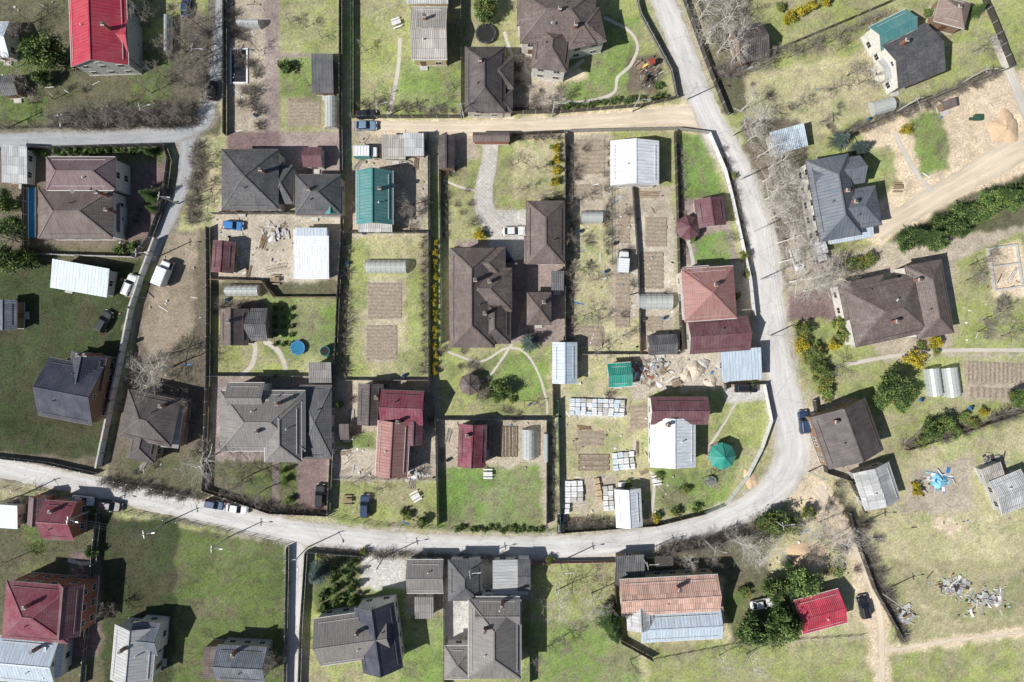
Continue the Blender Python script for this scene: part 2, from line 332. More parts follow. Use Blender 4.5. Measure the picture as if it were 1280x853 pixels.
c=mixc(nt,'MIX',mth(nt,'MULTIPLY',a.outputs['Alpha'],ramp(nt,noise(nt,tc.outputs['Object'],1.3,3,.8),.5,.72,0,.5)),c,mixc(nt,'MULTIPLY',1.,a.outputs['Color'],(1.4,1.22,.95)))
nt.links.new(c,b.inputs['Base Color']); b.inputs['Roughness'].default_value=.95; b.inputs['Specular IOR Level'].default_value=.1
bump(nt,b,n3,.6,.1)
me.materials.append(gm); go=bpy.data.objects.new('ground',me); COL.objects.link(go)
def gcol(x,y):
    i=np.clip(np.searchsorted(gx,x),0,NX-1); j=np.clip(np.searchsorted(gy,y),0,NY-1); return col[i,j]

# ------------------------------------------------------------ roads
def roadmat(name,c1,c2,tracks=.12,kind=''):
    m,nt,b=newmat(name); uv=nd(nt,'ShaderNodeUVMap'); sp=nd(nt,'ShaderNodeSeparateXYZ'); nt.links.new(uv.outputs[0],sp.inputs[0])
    tc=nd(nt,'ShaderNodeTexCoord'); ob=tc.outputs['Object']
    e=mth(nt,'ABSOLUTE',sp.outputs[0])
    n=noise(nt,ob,.5,4,.7); nf_=noise(nt,ob,5.,3,.7)
    ee=mth(nt,'ADD',e,mth(nt,'MULTIPLY',mth(nt,'SUBTRACT',n,.5),.7))
    c=mixc(nt,'MIX',ramp(nt,ee,.6,1.0),c1,c2)
    tr=mth(nt,'ABSOLUTE',mth(nt,'SUBTRACT',e,.42))
    c=mixc(nt,'MULTIPLY',1.,c,ramp(nt,tr,0,.2,1+tracks,1.))
    cb=nd(nt,'ShaderNodeCombineXYZ'); nt.links.new(mth(nt,'MULTIPLY',sp.outputs[0],3),cb.inputs[0]); nt.links.new(mth(nt,'MULTIPLY',sp.outputs[1],.12),cb.inputs[1])
    c=mixc(nt,'MULTIPLY',1.,c,ramp(nt,noise(nt,cb.outputs[0],1.5,3),.3,.7,.88,1.12))
    c=mixc(nt,'MULTIPLY',1.,c,ramp(nt,nf_,.3,.7,.88,1.12)); 
    c=mixc(nt,'MULTIPLY',1.,c,ramp(nt,noise(nt,ob,.12,4),.3,.7,.86,1.1))
    if kind=='b':
        br=nd(nt,'ShaderNodeTexBrick'); nt.links.new(ob,br.inputs['Vector']); br.inputs['Scale'].default_value=1; br.inputs['Brick Width'].default_value=.8; br.inputs['Row Height'].default_value=.4; br.inputs['Mortar Size'].default_value=.04
        br.inputs['Color1'].default_value=(1.1,1.1,1.1,1);br.inputs['Color2'].default_value=(.88,.86,.83,1);br.inputs['Mortar'].default_value=(.65,.63,.6,1)
        c=mixc(nt,'MULTIPLY',1.,c,br.outputs[0])
    if kind=='a':
        vo=nd(nt,'ShaderNodeTexVoronoi'); vo.feature='DISTANCE_TO_EDGE'; vo.inputs['Scale'].default_value=.12
        wv=mixc(nt,'ADD',.8,ob,noise(nt,ob,.8,3)); nt.links.new(wv,vo.inputs['Vector'])
        c=mixc(nt,'MIX',mth(nt,'MULTIPLY',mth(nt,'LESS_THAN',vo.outputs['Distance'],.008),.25),c,(.2,.2,.2))
    nt.links.new(c,b.inputs['Base Color']); b.inputs['Roughness'].default_value=.9
    return m
RMAT={'a':roadmat('worn_asphalt',(.6,.59,.575),(.5,.47,.41),.07,'a'),'s':roadmat('sandy_gravel',(.66,.565,.44),(.56,.49,.38),.1),
 'p':roadmat('light_pavers',(.58,.56,.53),(.5,.48,.45),0,'b'),'b':roadmat('brown_pavers',(.27,.22,.2),(.24,.19,.17),0,'b'),'c':roadmat('concrete_path',(.58,.54,.48),(.48,.44,.36),0)}
RMAT['w']=roadmat('cool_asphalt',(.37,.38,.395),(.31,.3,.28),.07,'a')
for name,pts,ws,z,k in ROADS:
    cm=catmull(pts,ws,1.0 if k in 'as' else .6)
    nxs=[-1,-.6,-.2,.2,.6,1] ; V=[];U=[];F=[];L=0
    amp=.22 if k in 'as' else .05
    for i,(x,y,w) in enumerate(cm):
        a=cm[max(0,i-1)];b2=cm[min(len(cm)-1,i+1)]; tx,ty=b2[0]-a[0],-(b2[1]-a[1]); l=math.hypot(tx,ty)+1e-9; tx/=l;ty/=l
        X,Y=G(x,y)
        if i: L+=math.hypot((x-cm[i-1][0])*S,(y-cm[i-1][1])*S)
        for t in nxs:
            hw=w*S/2*t+(random.uniform(-amp,amp) if abs(t)==1 else 0)
            V.append((X-ty*hw,Y+tx*hw,z)); U.append((t,L))
    n=len(nxs)
    for i in range(len(cm)-1):
        for j in range(n-1): F.append((i*n+j,(i+1)*n+j,(i+1)*n+j+1,i*n+j+1))
    me=bpy.data.meshes.new(name); me.from_pydata(V,[],F); l=me.uv_layers.new(name='UVMap')
    for lp in me.loops: l.data[lp.index].uv=U[lp.vertex_index]
    kk='w' if name in('west_road','lane') else k
    me.materials.append(RMAT[kk]); o=bpy.data.objects.new(name,me); COL.objects.link(o)
    if me.polygons[0].normal.z<0: me.flip_normals()

# ------------------------------------------------------------ buildings
def ydir(kind,a,b,ang):
    if kind.endswith('y'): return kind[0]+'x',b,a,ang+90
    return kind,a,b,ang
def roofpolys(kind,a,b,e,r):
    t=e+r
    if kind=='gx': return [[(-a,-b,e),(a,-b,e),(a,0,t),(-a,0,t)],[(a,b,e),(-a,b,e),(-a,0,t),(a,0,t)]]
    if kind=='hx':
        k=max(a-b,0.0)
        if k<.05: return [[(-a,-b,e),(a,-b,e),(0,0,t)],[(a,-b,e),(a,b,e),(0,0,t)],[(a,b,e),(-a,b,e),(0,0,t)],[(-a,b,e),(-a,-b,e),(0,0,t)]]
        return [[(-a,-b,e),(a,-b,e),(k,0,t),(-k,0,t)],[(a,b,e),(-a,b,e),(-k,0,t),(k,0,t)],[(a,-b,e),(a,b,e),(k,0,t)],[(-a,b,e),(-a,-b,e),(-k,0,t)]]
    if kind=='mx': return [[(-a,-b,e),(a,-b,e),(a,b,t),(-a,b,t)]]
def window(mb,c,ux_,nx_,w,h):
    def P(du,dn,dz): return (c[0]+ux_[0]*du+nx_[0]*dn,c[1]+ux_[1]*du+nx_[1]*dn,c[2]+dz)
    f=.09
    for du,dz,ww,hh in((0,h/2,w+f,f),(0,-h/2,w+2*f,f),(-w/2,0,f,h-f),(w/2,0,f,h-f),(0,0,.05,h-f)):
        pts=[P(du-ww/2,0,dz-hh/2),P(du+ww/2,0,dz-hh/2),P(du+ww/2,0,dz+hh/2),P(du-ww/2,0,dz+hh/2)]
        pf=[P(du-ww/2,.06,dz-hh/2),P(du+ww/2,.06,dz-hh/2),P(du+ww/2,.06,dz+hh/2),P(du-ww/2,.06,dz+hh/2)]
        mb.face(pf,TRIM)
        for i in range(4): mb.face([pts[i],pts[(i+1)%4],pf[(i+1)%4],pf[i]],TRIM)
    mb.face([P(-w/2,.025,-h/2),P(w/2,.025,-h/2),P(w/2,.025,h/2),P(-w/2,.025,h/2)],GLASS)
def building(name,parts,chim=(),door=True):
    p0=parts[0]; cx,cy=R(p0[1],p0[2],p0[6]); root=empty(name,(cx,cy,0))
    rf=MB();wl=MB();wn=MB();ex=MB()
    for i,p in enumerate(parts):
        kind,px,py,w,d,ang,e,r,rm,wm=p[:10]
        e=e+i*.013
        zz=e+r*.35; k=(H-zz)/H; X,Y=R(px,py,zz); X-=cx;Y-=cy
        a,b=w*S*k/2,d*S*k/2
        big=min(a,b)>2.0; oh=.4 if big else .2; th=.14 if big else .08
        kd,a,b,ang=ydir(kind,a,b,ang)
        trim=DTRIM if rm.split(':')[0] in('brown','dbrown','navy','dgrey','maroon','dmaroon','slate') else TRIM
        mat=RM(rm)
        for mb in(rf,wl,wn,ex): mb.T(X,Y,0,ang)
        if kd=='o':
            n=8; rr=a
            for j in range(n):
                A=(rr*math.cos(2*math.pi*j/n),rr*math.sin(2*math.pi*j/n),e);B=(rr*math.cos(2*math.pi*(j+1)/n),rr*math.sin(2*math.pi*(j+1)/n),e)
                rf.face([A,B,(0,0,e+r)],mat); rf.face([B,A,(0,0,e+r-.12)],DTRIM); rf.beam((A[0],A[1],A[2]+.03),(0,0,e+r+.03),.14,.07,mat)
                wl.tube((A[0]*.88,A[1]*.88,0),(A[0]*.88,A[1]*.88,e+.1),.07,.07,6,WOOD)
                if j: wl.beam((A[0]*.88,A[1]*.88,.85),(B[0]*.88,B[1]*.88,.85),.06,.08,WOOD)
            wl.tube((0,0,0),(0,0,.12),rr*.92,rr*.92,16,GWOOD); rf.tube((0,0,e+r),(0,0,e+r+.35),.1,.03,6,mat)
            wl.tube((0,0,.12),(0,0,.8),.06,.06,6,WOOD); wl.tube((0,0,.8),(0,0,.86),.6,.6,12,WOOD)
            continue
        polys=roofpolys(kd,a,b,e,r)
        edges={}
        for P in polys:
            rf.face(P,mat); rf.face([(x,y,z-th) for x,y,z in P[::-1]],trim)
            for j in range(len(P)):
                A,B=P[j],P[(j+1)%len(P)]; key=tuple(sorted(((round(A[0],3),round(A[1],3),round(A[2],3)),(round(B[0],3),round(B[1],3),round(B[2],3)))))
                edges.setdefault(key,[]).append((A,B))
        for key,l in edges.items():
            A,B=l[0]
            if len(l)==1: rf.face([(A[0],A[1],A[2]-th),(B[0],B[1],B[2]-th),B,A],trim)
            else:
                rf.beam((A[0],A[1],A[2]+.03),(B[0],B[1],B[2]+.03),.24,.08,mat)
        if kd in('gx','hx') and big:
            for sgn in(-1,1):
                rf.beam((-a,sgn*(b+.05),e-.08),(a,sgn*(b+.05),e-.08),.1,.09,trim)
                yy=sgn*(b-.7); zz2=e+r*.7/b
                in_=.9 if kd=='gx' else 1.6
                if a-in_>1: rf.beam((-a+in_,yy,zz2+.13),(a-in_,yy,zz2+.13),.05,.1,trim)
            vx=(random.uniform(-.3,.3))*a; vy=random.choice([-1,1])*b*.35
            if min(a,b)>3: rf.tube((vx,vy,e+r*.5),(vx,vy,e+r*.65+.6),.1,.1,8,trim); rf.tube((vx,vy,e+r*.65+.6),(vx,vy,e+r*.65+.72),.18,.06,8,trim)
        ia,ib=a-oh,b-oh; W=WM(wm); sl=r/b if kd!='mx' else r/(2*b)
        if kd=='gx':
            zt=e+sl*oh-th-.01; ap=zt+sl*ib
            wl.face([(-ia,-ib,0),(ia,-ib,0),(ia,-ib,zt),(-ia,-ib,zt)],W); wl.face([(ia,ib,0),(-ia,ib,0),(-ia,ib,zt),(ia,ib,zt)],W)
            wl.face([(ia,-ib,0),(ia,ib,0),(ia,ib,zt),(ia,0,ap),(ia,-ib,zt)],W); wl.face([(-ia,ib,0),(-ia,-ib,0),(-ia,-ib,zt),(-ia,0,ap),(-ia,ib,zt)],W)
            if ap-zt>1.6:
                window(wn,(ia,0,zt+.45),(0,1),(1,0),.9,.8); window(wn,(-ia,0,zt+.45),(0,-1),(-1,0),.9,.8)
            zh=zt
        elif kd=='mx':
            z0=e+sl*oh-th-.01; z1=e+r-sl*oh-th-.01
            wl.face([(-ia,-ib,0),(ia,-ib,0),(ia,-ib,z0),(-ia,-ib,z0)],W); wl.face([(ia,ib,0),(-ia,ib,0),(-ia,ib,z1),(ia,ib,z1)],W)
            wl.face([(ia,-ib,0),(ia,ib,0),(ia,ib,z1),(ia,-ib,z0)],W); wl.face([(-ia,ib,0),(-ia,-ib,0),(-ia,-ib,z0),(-ia,ib,z1)],W); zh=z0
        else:
            zt=e-th+.02
            wl.face([(-ia,-ib,0),(ia,-ib,0),(ia,-ib,zt),(-ia,-ib,zt)],W); wl.face([(ia,ib,0),(-ia,ib,0),(-ia,ib,zt),(ia,ib,zt)],W)
            wl.face([(ia,-ib,0),(ia,ib,0),(ia,ib,zt),(ia,-ib,zt)],W); wl.face([(-ia,ib,0),(-ia,-ib,0),(-ia,-ib,zt),(-ia,ib,zt)],W); zh=zt
            for sg in(-1,1): ex.box((0,sg*(b-oh/2),e-th-.02),(2*a-.1,oh-.02,.03),trim); ex.box((sg*(a-oh/2),0,e-th-.02),(oh-.02,2*ib-.02,.03),trim)
        ex.box((0,0,.15),(2*ia+.16,2*ib+.16,.3),CONC)
        big2=min(ia,ib)>1.8
        st=[1.5]+([4.3] if zh>5.4 else [])
        for z in st:
            if z+.75>zh: z=max(1.0,zh-.9)
            for (L,c0,uu,nn) in((2*ia,(0,-ib),(1,0),(0,-1)),(2*ia,(0,ib),(-1,0),(0,1)),(2*ib,(ia,0),(0,1),(1,0)),(2*ib,(-ia,0),(0,-1),(-1,0))):
                n=int(L/2.9)
                if not big2: n=min(n,1)
                for j in range(n):
                    o=(j+.5)/n*L-L/2
                    if z==st[0] and j==0 and nn==(0,-1) and i==0: continue
                    window(wn,(c0[0]+uu[0]*o,c0[1]+uu[1]*o,z),uu,nn,1.2 if big2 else .7,1.3 if big2 else .6)
        if i==0 and door:
            o=-ia+max(.9,ia/max(1,int(2*ia/2.9)))
            o=min(o,0)
            ex.box((o,-ib-.03,1.3),(1.0,.06,2.0),M('door_wood',(.16,.08,.045),.6,.2)); ex.box((o,-ib-.5,.15),(1.5,.9,.29),CONC)
            ex.tube((o+.38,-ib-.08,1.25),(o+.38,-ib-.14,1.25),.03,.03,6,STEEL)
    for mb in(rf,wl,wn,ex): mb.T()
    for (px,py,zt) in chim:
        x,y=R(px,py,zt); x-=cx;y-=cy
        ex.box((x,y,zt/2+1.2),(.55,.55,zt-2.4),BRICK); ex.box((x,y,zt+.05),(.7,.7,.1),CONC); ex.tube((x,y,zt+.1),(x,y,zt+.35),.12,.12,8,STEEL); ex.box((x,y,zt+.4),(.55,.55,.05),DTRIM)
    rf.obj('roof',root,uv=True); wl.obj('walls',root)
    if wn.f: wn.obj('windows',root)
    if ex.f: ex.obj('trim_and_chimneys',root)
    return root
B=building
# --- north-west
B('red_roof_house',[('gy',119,34,72,92,2,5.5,3,'red:seam','g'),('gx',147,45,24,54,2,5.2,1.2,'red:seam','g')],[(128,30,9)])
B('brown_roof_house',[('hx',98,216,88,42,0,5.6,2.2,'purple:tile','w'),('hx',90,266,94,62,0,5.2,2.8,'brown:tile','w'),('hx',135,272,28,36,0,3,1,'purple:tile','w')],[(120,240,9),(132,262,6.5)])
B('garden_shed',[('mx',18,206,32,46,-3,2.6,.6,'lgrey:corr','g')])
B('blue_roof_shed',[('mx',100,348,72,36,-10,2.7,.8,'lblue:seam','g')])
B('garden_shed',[('gy',6,394,26,38,0,2.8,1,'slate:corr','d')])
B('navy_roof_house',[('gx',84,490,70,74,-11,5,3.0,'navy:tile','d'),('gy',104,464,44,44,-11,4.4,2.5,'navy:tile','d')],[(106,444,7.5),(97,444,7)])
B('dark_roof_house',[('hx',184,524,68,60,-12,4.6,2.6,'dbrown:tile','d'),('hy',178,554,34,46,-12,3.6,1.6,'dbrown:tile','d'),('my',216,532,20,56,-8,3.4,.7,'lgrey:corr','d')],[(200,508,7)])
B('small_blue_house',[('gx',-6,48,30,44,0,3,1.5,'lblue:seam','w')])
B('garden_shed',[('gx',10,106,20,26,5,2.3,.8,'dgrey:corr','d')])
# --- south-west
B('garden_shed',[('mx',8,646,28,30,-4,2.4,.5,'lblue:seam','w')])
B('maroon_roof_house',[('gy',44,640,22,36,-4,3.2,1.2,'purple:tile','b'),('gx',71,652,40,48,-4,4.4,2.2,'maroon:seam','b')],[(62,640,6.5)])
B('red_brick_house',[('hx',42,768,84,72,-5,6.2,2.8,'maroon:tile','b'),('gy',82,764,34,66,-5,5.6,2.2,'dmaroon:tile','b')],[(30,760,9.5)])
B('blue_roof_house',[('gx',30,828,76,56,-5,4.6,2.0,'lblue:seam','w'),('gy',60,826,30,40,-5,3.8,1.6,'lblue:seam','w')],[(40,815,7)])
B('grey_roof_house',[('gy',164,820,52,70,-5,4.4,2.2,'lgrey:seam','w'),('gx',180,800,34,40,-5,4.3,1.7,'slate:tile','w')],[(150,815,7.5)])
B('grey_roof_house',[('gx',300,832,62,44,-3,4.2,2.0,'slate:corr','g'),('my',264,828,18,40,-3,3.2,.6,'brown:corr','d')],[(290,820,6.7)])
# --- block 2
B('pool_house',[('mx',403,92,27,48,0,2.7,.5,'dgrey:seam','d')])
B('grey_hip_roof_house',[('hx',310,223,72,76,0,4.8,3.0,'dgrey:shingle','c'),('hx',352,230,26,48,0,3.8,1.2,'dgrey:shingle','c')],[(325,212,8)])
B('green_roof_house',[('hx',396,242,58,50,0,4.6,2.6,'dgrey:tile','c'),('gy',414,250,26,36,0,4.1,1.4,'teal:tile','c'),('mx',398,262,56,16,0,3,.5,'purple:tile','c')],[(385,236,7.5)])
B('garden_shed',[('gx',390,196,24,25,0,2.5,1,'dmaroon:tile','w')])
B('garden_shed',[('gy',278,321,27,40,-4,2.5,1,'dmaroon:corr','d')])
B('construction_shell',[('mx',389,318,44,62,0,2.6,.15,'white:','w'),('mx',389,290,40,10,0,3,.2,'lblue:seam','w')],door=False)
B('brown_roof_cottage',[('gy',291,409,34,46,0,3.6,2,'brown:shingle','d'),('gx',320,406,27,40,0,3.2,1.2,'dgrey:corr','d')],[(285,402,6)])
B('large_grey_roof_house',[('hx',326,527,108,76,0,5.2,3.0,'grey:tile','w'),('hy',352,540,46,78,0,5.6,2.2,'grey:tile','w'),('gx',306,498,46,38,0,5.4,1.8,'grey:tile','w'),('hx',394,528,40,92,0,3.6,1.4,'dgrey:tile','w'),('mx',400,466,28,26,0,2.8,.5,'grey:corr','w')],[(345,505,8.7),(320,540,8.5)])
B('garden_shed',[('mx',430,540,12,20,0,2.2,.4,'dbrown:','d')])
# --- block 3
B('rusty_roof_house',[('gx',536,40,45,66,0,4.2,1.8,'cor:corr','y'),('gx',534,-8,52,24,0,3.2,1,'lgrey:corr','y')],[(530,20,6.5)])
B('row_of_sheds',[('mx',492,184,30,30,0,2.5,.4,'cor:corr','d'),('mx',517,181,26,28,0,2.7,.4,'lgrey:corr','d')])
B('brown_shed',[('gy',558,190,20,42,0,2.6,1,'dbrown:corr','d')])
B('teal_roof_house',[('gy',467,246,46,68,0,4.4,2.4,'teal:seam','y'),('mx',469,283,42,14,0,3,.5,'lgrey:corr','y')],[(474,235,7)])
B('brown_roof_bathhouse',[('gy',462,506,30,52,-2,3.4,1.4,'dbrown:seam','d')],[(470,497,5.3)])
B('red_roof_house',[('gx',502,510,54,42,-2,4.6,2,'maroon:seam','b'),('gy',490,562,40,70,-3,4.4,2.0,'lred:seam','b'),('gy',517,542,22,30,-2,4.0,1.2,'dmaroon:seam','b')],[(497,528,7.3)])
# --- block 4
B('dark_hip_roof_house',[('hy',606,97,50,82,0,4.6,2.6,'dbrown:tile','c'),('hx',624,90,36,40,0,4.1,1.5,'dbrown:tile','c'),('hx',618,126,46,28,0,3.7,1.2,'dbrown:tile','c')],[(600,75,7.7)])
B('large_brown_roof_house',[('hx',698,18,96,66,0,6.2,3.0,'brown:shingle','w'),('hy',690,58,46,56,-8,5.8,2.2,'brown:shingle','w'),('hx',730,34,50,44,12,5.9,1.8,'brown:shingle','w'),('hx',666,8,40,44,0,5.6,2,'brown:shingle','w')],[(700,10,10),(720,30,9)])
B('entrance_canopy',[('gx',614,171,46,12,0,2.8,.6,'brown:tile','b')],door=False)
B('garage',[('hy',682,290,48,80,0,3.8,2.2,'brown:shingle','w'),('hx',672,312,34,34,0,3.4,1.2,'brown:shingle','w')])
B('brown_roof_mansion',[('hy',590,372,56,126,0,6,3.0,'brown:shingle','c'),('hx',606,362,68,54,0,6.0,2.4,'brown:shingle','c'),('hx',600,330,64,42,0,5.6,2.0,'brown:shingle','c'),('hy',618,400,40,60,0,5.4,2.0,'dbrown:shingle','c'),('hx',634,346,26,34,0,3.6,1.2,'brown:shingle','c')],[(594,350,9.6),(606,392,9),(612,352,9)])
B('brown_guest_house',[('hx',674,386,31,40,0,3.4,1.6,'brown:shingle','c')],[(680,378,5.4)])
B('garden_shed',[('mx',697,351,16,24,0,2.4,.5,'dgrey:corr','g')])
B('blue_roof_shed',[('gy',706,454,30,52,0,2.9,1,'lblue:seam','w')])
B('wooden_gazebo',[('o',587,481,28,28,0,2.4,1.3,'brown:shingle','d')])
B('red_roof_cottage',[('gy',590,558,34,54,-2,3.6,1.6,'maroon:corr','d')],[(584,545,5.8)])
# --- block 5
B('white_roof_barn',[('gy',794,203,60,56,0,3.8,1.6,'white:seam','w')])
B('garden_shed',[('gx',829,431,36,25,3,2.5,.9,'dgrey:corr','d')])
B('green_roof_shed',[('gx',775,469,30,30,4,2.6,1.1,'green:corr','d')])
B('maroon_roof_bathhouse',[('gy',889,265,34,36,8,3,1.2,'dmaroon:tile','d')])
B('hexagonal_gazebo',[('o',861,284,32,32,10,2.5,1.5,'dmaroon:tile','d')])
B('red_roof_house',[('hx',888,367,66,66,4,5.2,2.6,'lred:tile','c'),('gx',900,419,76,42,4,3.6,1.6,'dmaroon:seam','c'),('hx',872,350,34,34,4,4.9,1.5,'lred:tile','c')],[(895,356,8.3)])
B('blue_roof_garage',[('mx',927,456,50,40,4,3.1,.5,'lblue:seam','g')])
B('red_and_white_roof_house',[('gx',850,514,72,34,0,4.6,1.5,'dmaroon:seam','w'),('gy',842,554,56,62,0,4.2,1.8,'white:seam','w')],[(836,532,7)])
B('green_gazebo',[('o',904,571,35,35,0,2.5,1.7,'green:','d')])
B('white_roof_shed',[('gy',786,636,32,48,3,2.8,1.2,'white:seam','w')])
# --- north-east
B('green_and_grey_roof_house',[('gx',1144,68,64,64,22,4.6,2.4,'dgrey:shingle','w'),('gx',1119,36,52,34,26,4.4,1.7,'teal:tile','w'),('gx',1112,84,20,26,22,3.4,.8,'lgrey:tile','w')],[(1134,50,7.6)])
B('brown_roof_house',[('hx',1193,13,40,34,-15,3.6,1.8,'lbrown:tile','d')],[(1200,8,5.6)])
B('brown_roof_cottage',[('gx',940,52,38,44,15,3.8,1.8,'dbrown:corr','d')])
B('blue_roof_shed',[('mx',986,174,44,28,15,2.8,.6,'lblue:corr','g')])
B('tool_shed',[('mx',1187,130,18,11,20,2.2,.4,'brown:','d')])
B('slate_roof_house',[('hy',1046,246,54,104,10,5.6,3.2,'slate:seam','w'),('hx',1064,262,76,50,10,5.4,2.4,'slate:seam','w'),('gx',1048,216,66,34,10,5.2,2.0,'slate:seam','w'),('mx',1064,292,56,18,10,3,.4,'lblue:','w')],[(1060,238,9),(1070,252,8.2)])
B('brown_roof_ranch_house',[('hx',1112,388,96,74,12,4.8,2.6,'brown:shingle','w'),('hy',1165,374,46,94,10,4.6,2.2,'brown:shingle','w'),('hx',1082,372,58,46,12,4.1,1.6,'brown:shingle','w')],[(1122,402,8),(1150,350,7)])
B('dark_roof_house',[('gy',1062,543,72,70,20,4.8,2.6,'dbrown:tile','d'),('hx',1052,560,46,44,20,4.2,1.6,'dbrown:tile','d')],[(1046,528,7.5)])
B('grey_barn',[('gy',1098,609,46,50,18,3.2,1.4,'lgrey:corr','g')])
B('grey_barn',[('gx',1266,616,44,44,22,2.6,.9,'lgrey:corr','g'),('mx',1242,592,26,22,22,2.1,.3,'cor:corr','g')])
# --- south
B('grey_roof_garage',[('gx',531,722,46,42,0,3.2,1.4,'grey:tile','w'),('mx',530,760,24,28,0,2.6,.4,'grey:corr','w')])
B('navy_roof_house',[('gx',440,800,92,60,8,5.0,3.0,'grey:tile','w'),('gy',472,800,50,84,8,5.2,2.8,'navy:tile','w'),('gy',404,804,22,40,8,4.2,1.2,'grey:tile','w')],[(445,795,8.8)])
B('grey_roof_mansion',[('hy',618,802,66,100,0,6,3.0,'grey:tile','w'),('hy',581,727,42,52,0,3.8,1.8,'dgrey:tile','w'),('gx',622,768,56,40,0,5.6,2,'grey:tile','w'),('my',638,722,44,44,0,3.3,.5,'lgrey:seam','w'),('hx',572,830,34,42,0,4.0,1.4,'grey:tile','w'),('gx',655,720,16,40,0,3.5,1,'dgrey:tile','w')],[(628,760,9.2),(606,790,9.5)])
B('grey_shed',[('mx',788,713,36,38,3,2.7,.4,'dgrey:corr','d')])
B('pink_roof_house',[('gx',838,746,124,46,3,4.8,1.8,'pink:corr','y'),('gx',852,784,102,36,3,3.8,1.1,'lblue:seam','y'),('gy',800,764,32,50,3,4.4,1.2,'lgrey:corr','y'),('mx',892,764,24,54,3,3.2,.5,'pink:corr','y')],[(850,738,7.4)])
B('red_roof_shed',[('gx',1027,766,58,44,15,3.2,1.4,'red:corr','d')])

def dish(px,py,z):
    mb=MB(); x,y=R(px,py,z)
    mb.tube((0,0,0),(0,0,.5),.03,.03,6,STEEL); mb.tube((0,0,.5),(.12,-.1,.6),.3,.36,10,WHITEM); mb.obj('satellite_dish',None,(x,y,z))

# ------------------------------------------------------------ greenhouses
PC,nt,b=newmat('polycarbonate'); b.inputs['Base Color'].default_value=(.68,.74,.74,1); b.inputs['Roughness'].default_value=.3; b.inputs['Alpha'].default_value=.55
def greenhouse(px,py,w,d,ang=0,h=2.1):
    x,y=R(px,py,1.5); a,bb=w*S/2,d*S/2
    if bb>a: a,bb=bb,a; ang+=90
    root=empty('greenhouse',(x,y,0)); root.rotation_euler[2]=math.radians(ang)
    mb=MB(); fr=MB(); n=8
    pr=[(-bb*math.cos(math.pi*i/n),.35+(h-.35)*math.sin(math.pi*i/n)**.8) for i in range(n+1)]; pr=[(-bb,0)]+pr+[(bb,0)]
    for (y0,z0),(y1,z1) in zip(pr[:-1],pr[1:]): mb.face([(-a,y0,z0),(a,y0,z0),(a,y1,z1),(-a,y1,z1)],PC)
    for sx in(-a,a): mb.face([(sx,p[0],p[1]) for p in pr],PC)
    k=max(3,int(2*a/1.0))
    for i in range(k+1):
        X=-a+2*a*i/k
        for (y0,z0),(y1,z1) in zip(pr[:-1],pr[1:]): fr.beam((X,y0*1.01,z0+.02),(X,y1*1.01,z1+.02),.07,.05,STEEL)
    for (y0,z0) in pr[2:-2:2]: fr.beam((-a,y0,z0+.03),(a,y0,z0+.03),.04,.04,STEEL)
    bd=MB()
    for sy in(-.55,.55): bd.box((0,sy*bb,.12),(2*a-.4,bb*.6,.24),SOIL)
    mb.obj('cover',root); fr.obj('frame',root); bd.obj('soil_beds',root)
for g in [(413,140,16,38),(302,363,40,14),(482,333,50,16),(740,271,26,14),(820,377,41,19),(661,556,17,36),(1170,478,17,34,8),(1192,478,19,36,8),(1105,132,26,18,15),(208,42,8,44),(683,560,6,34),(310,28,26,9)]:
    greenhouse(*g)

# ------------------------------------------------------------ fences
def fence(pts,mat,h=1.9,name='fence',gap=2.5,style='panel'):
    mb=MB(); x0,y0=G(*pts[0])
    post=STEEL if style!='wood' else WOOD
    for p,q in zip(pts[:-1],pts[1:]):
        A=Vector((*G(*p),0))-Vector((x0,y0,0));Bv=Vector((*G(*q),0))-Vector((x0,y0,0)); L=(Bv-A).length; n=max(1,round(L/gap)); d=(Bv-A)/L
        ang=math.degrees(math.atan2(d.y,d.x))
        for i in range(n+1):
            c=A+d*(L*i/n); mb.box((c.x,c.y,h/2+.03),(.1 if style!='wall' else .36,.1 if style!='wall' else .36,h+.06),post if style!='wall' else CONC,ang)
            if i<n:
                m=A+d*(L*(i+.5)/n); hh=h+random.uniform(-.04,.04)
                if style=='mesh':
                    for zz in(.1,h*.5,h-.05): mb.box((m.x,m.y,zz),(L/n-.12,.03,.04),mat,ang)
                    k=int(L/n/.3)
                    for j in range(1,k):
                        t=A+d*(L*(i+j/k)/n); mb.box((t.x,t.y,h/2),(.02,.02,h-.1),mat,ang)
                else:
                    mb.box((m.x,m.y,hh/2+.06),(L/n-.1,.06 if style!='wall' else .2,hh-.1),mat,ang)
                    if style=='wall': mb.box((m.x,m.y,hh+.06),(L/n-.36,.32,.09),CONC,ang)
                    else:
                        off=Vector((-d.y,d.x,0))*.06
                        for zz in(.5,hh-.35): mb.box((m.x+off.x,m.y+off.y,zz),(L/n-.12,.05,.06),post,ang)
    return mb.obj(name,None,(x0,y0,0))
FD=DARKM;FG=GREENM
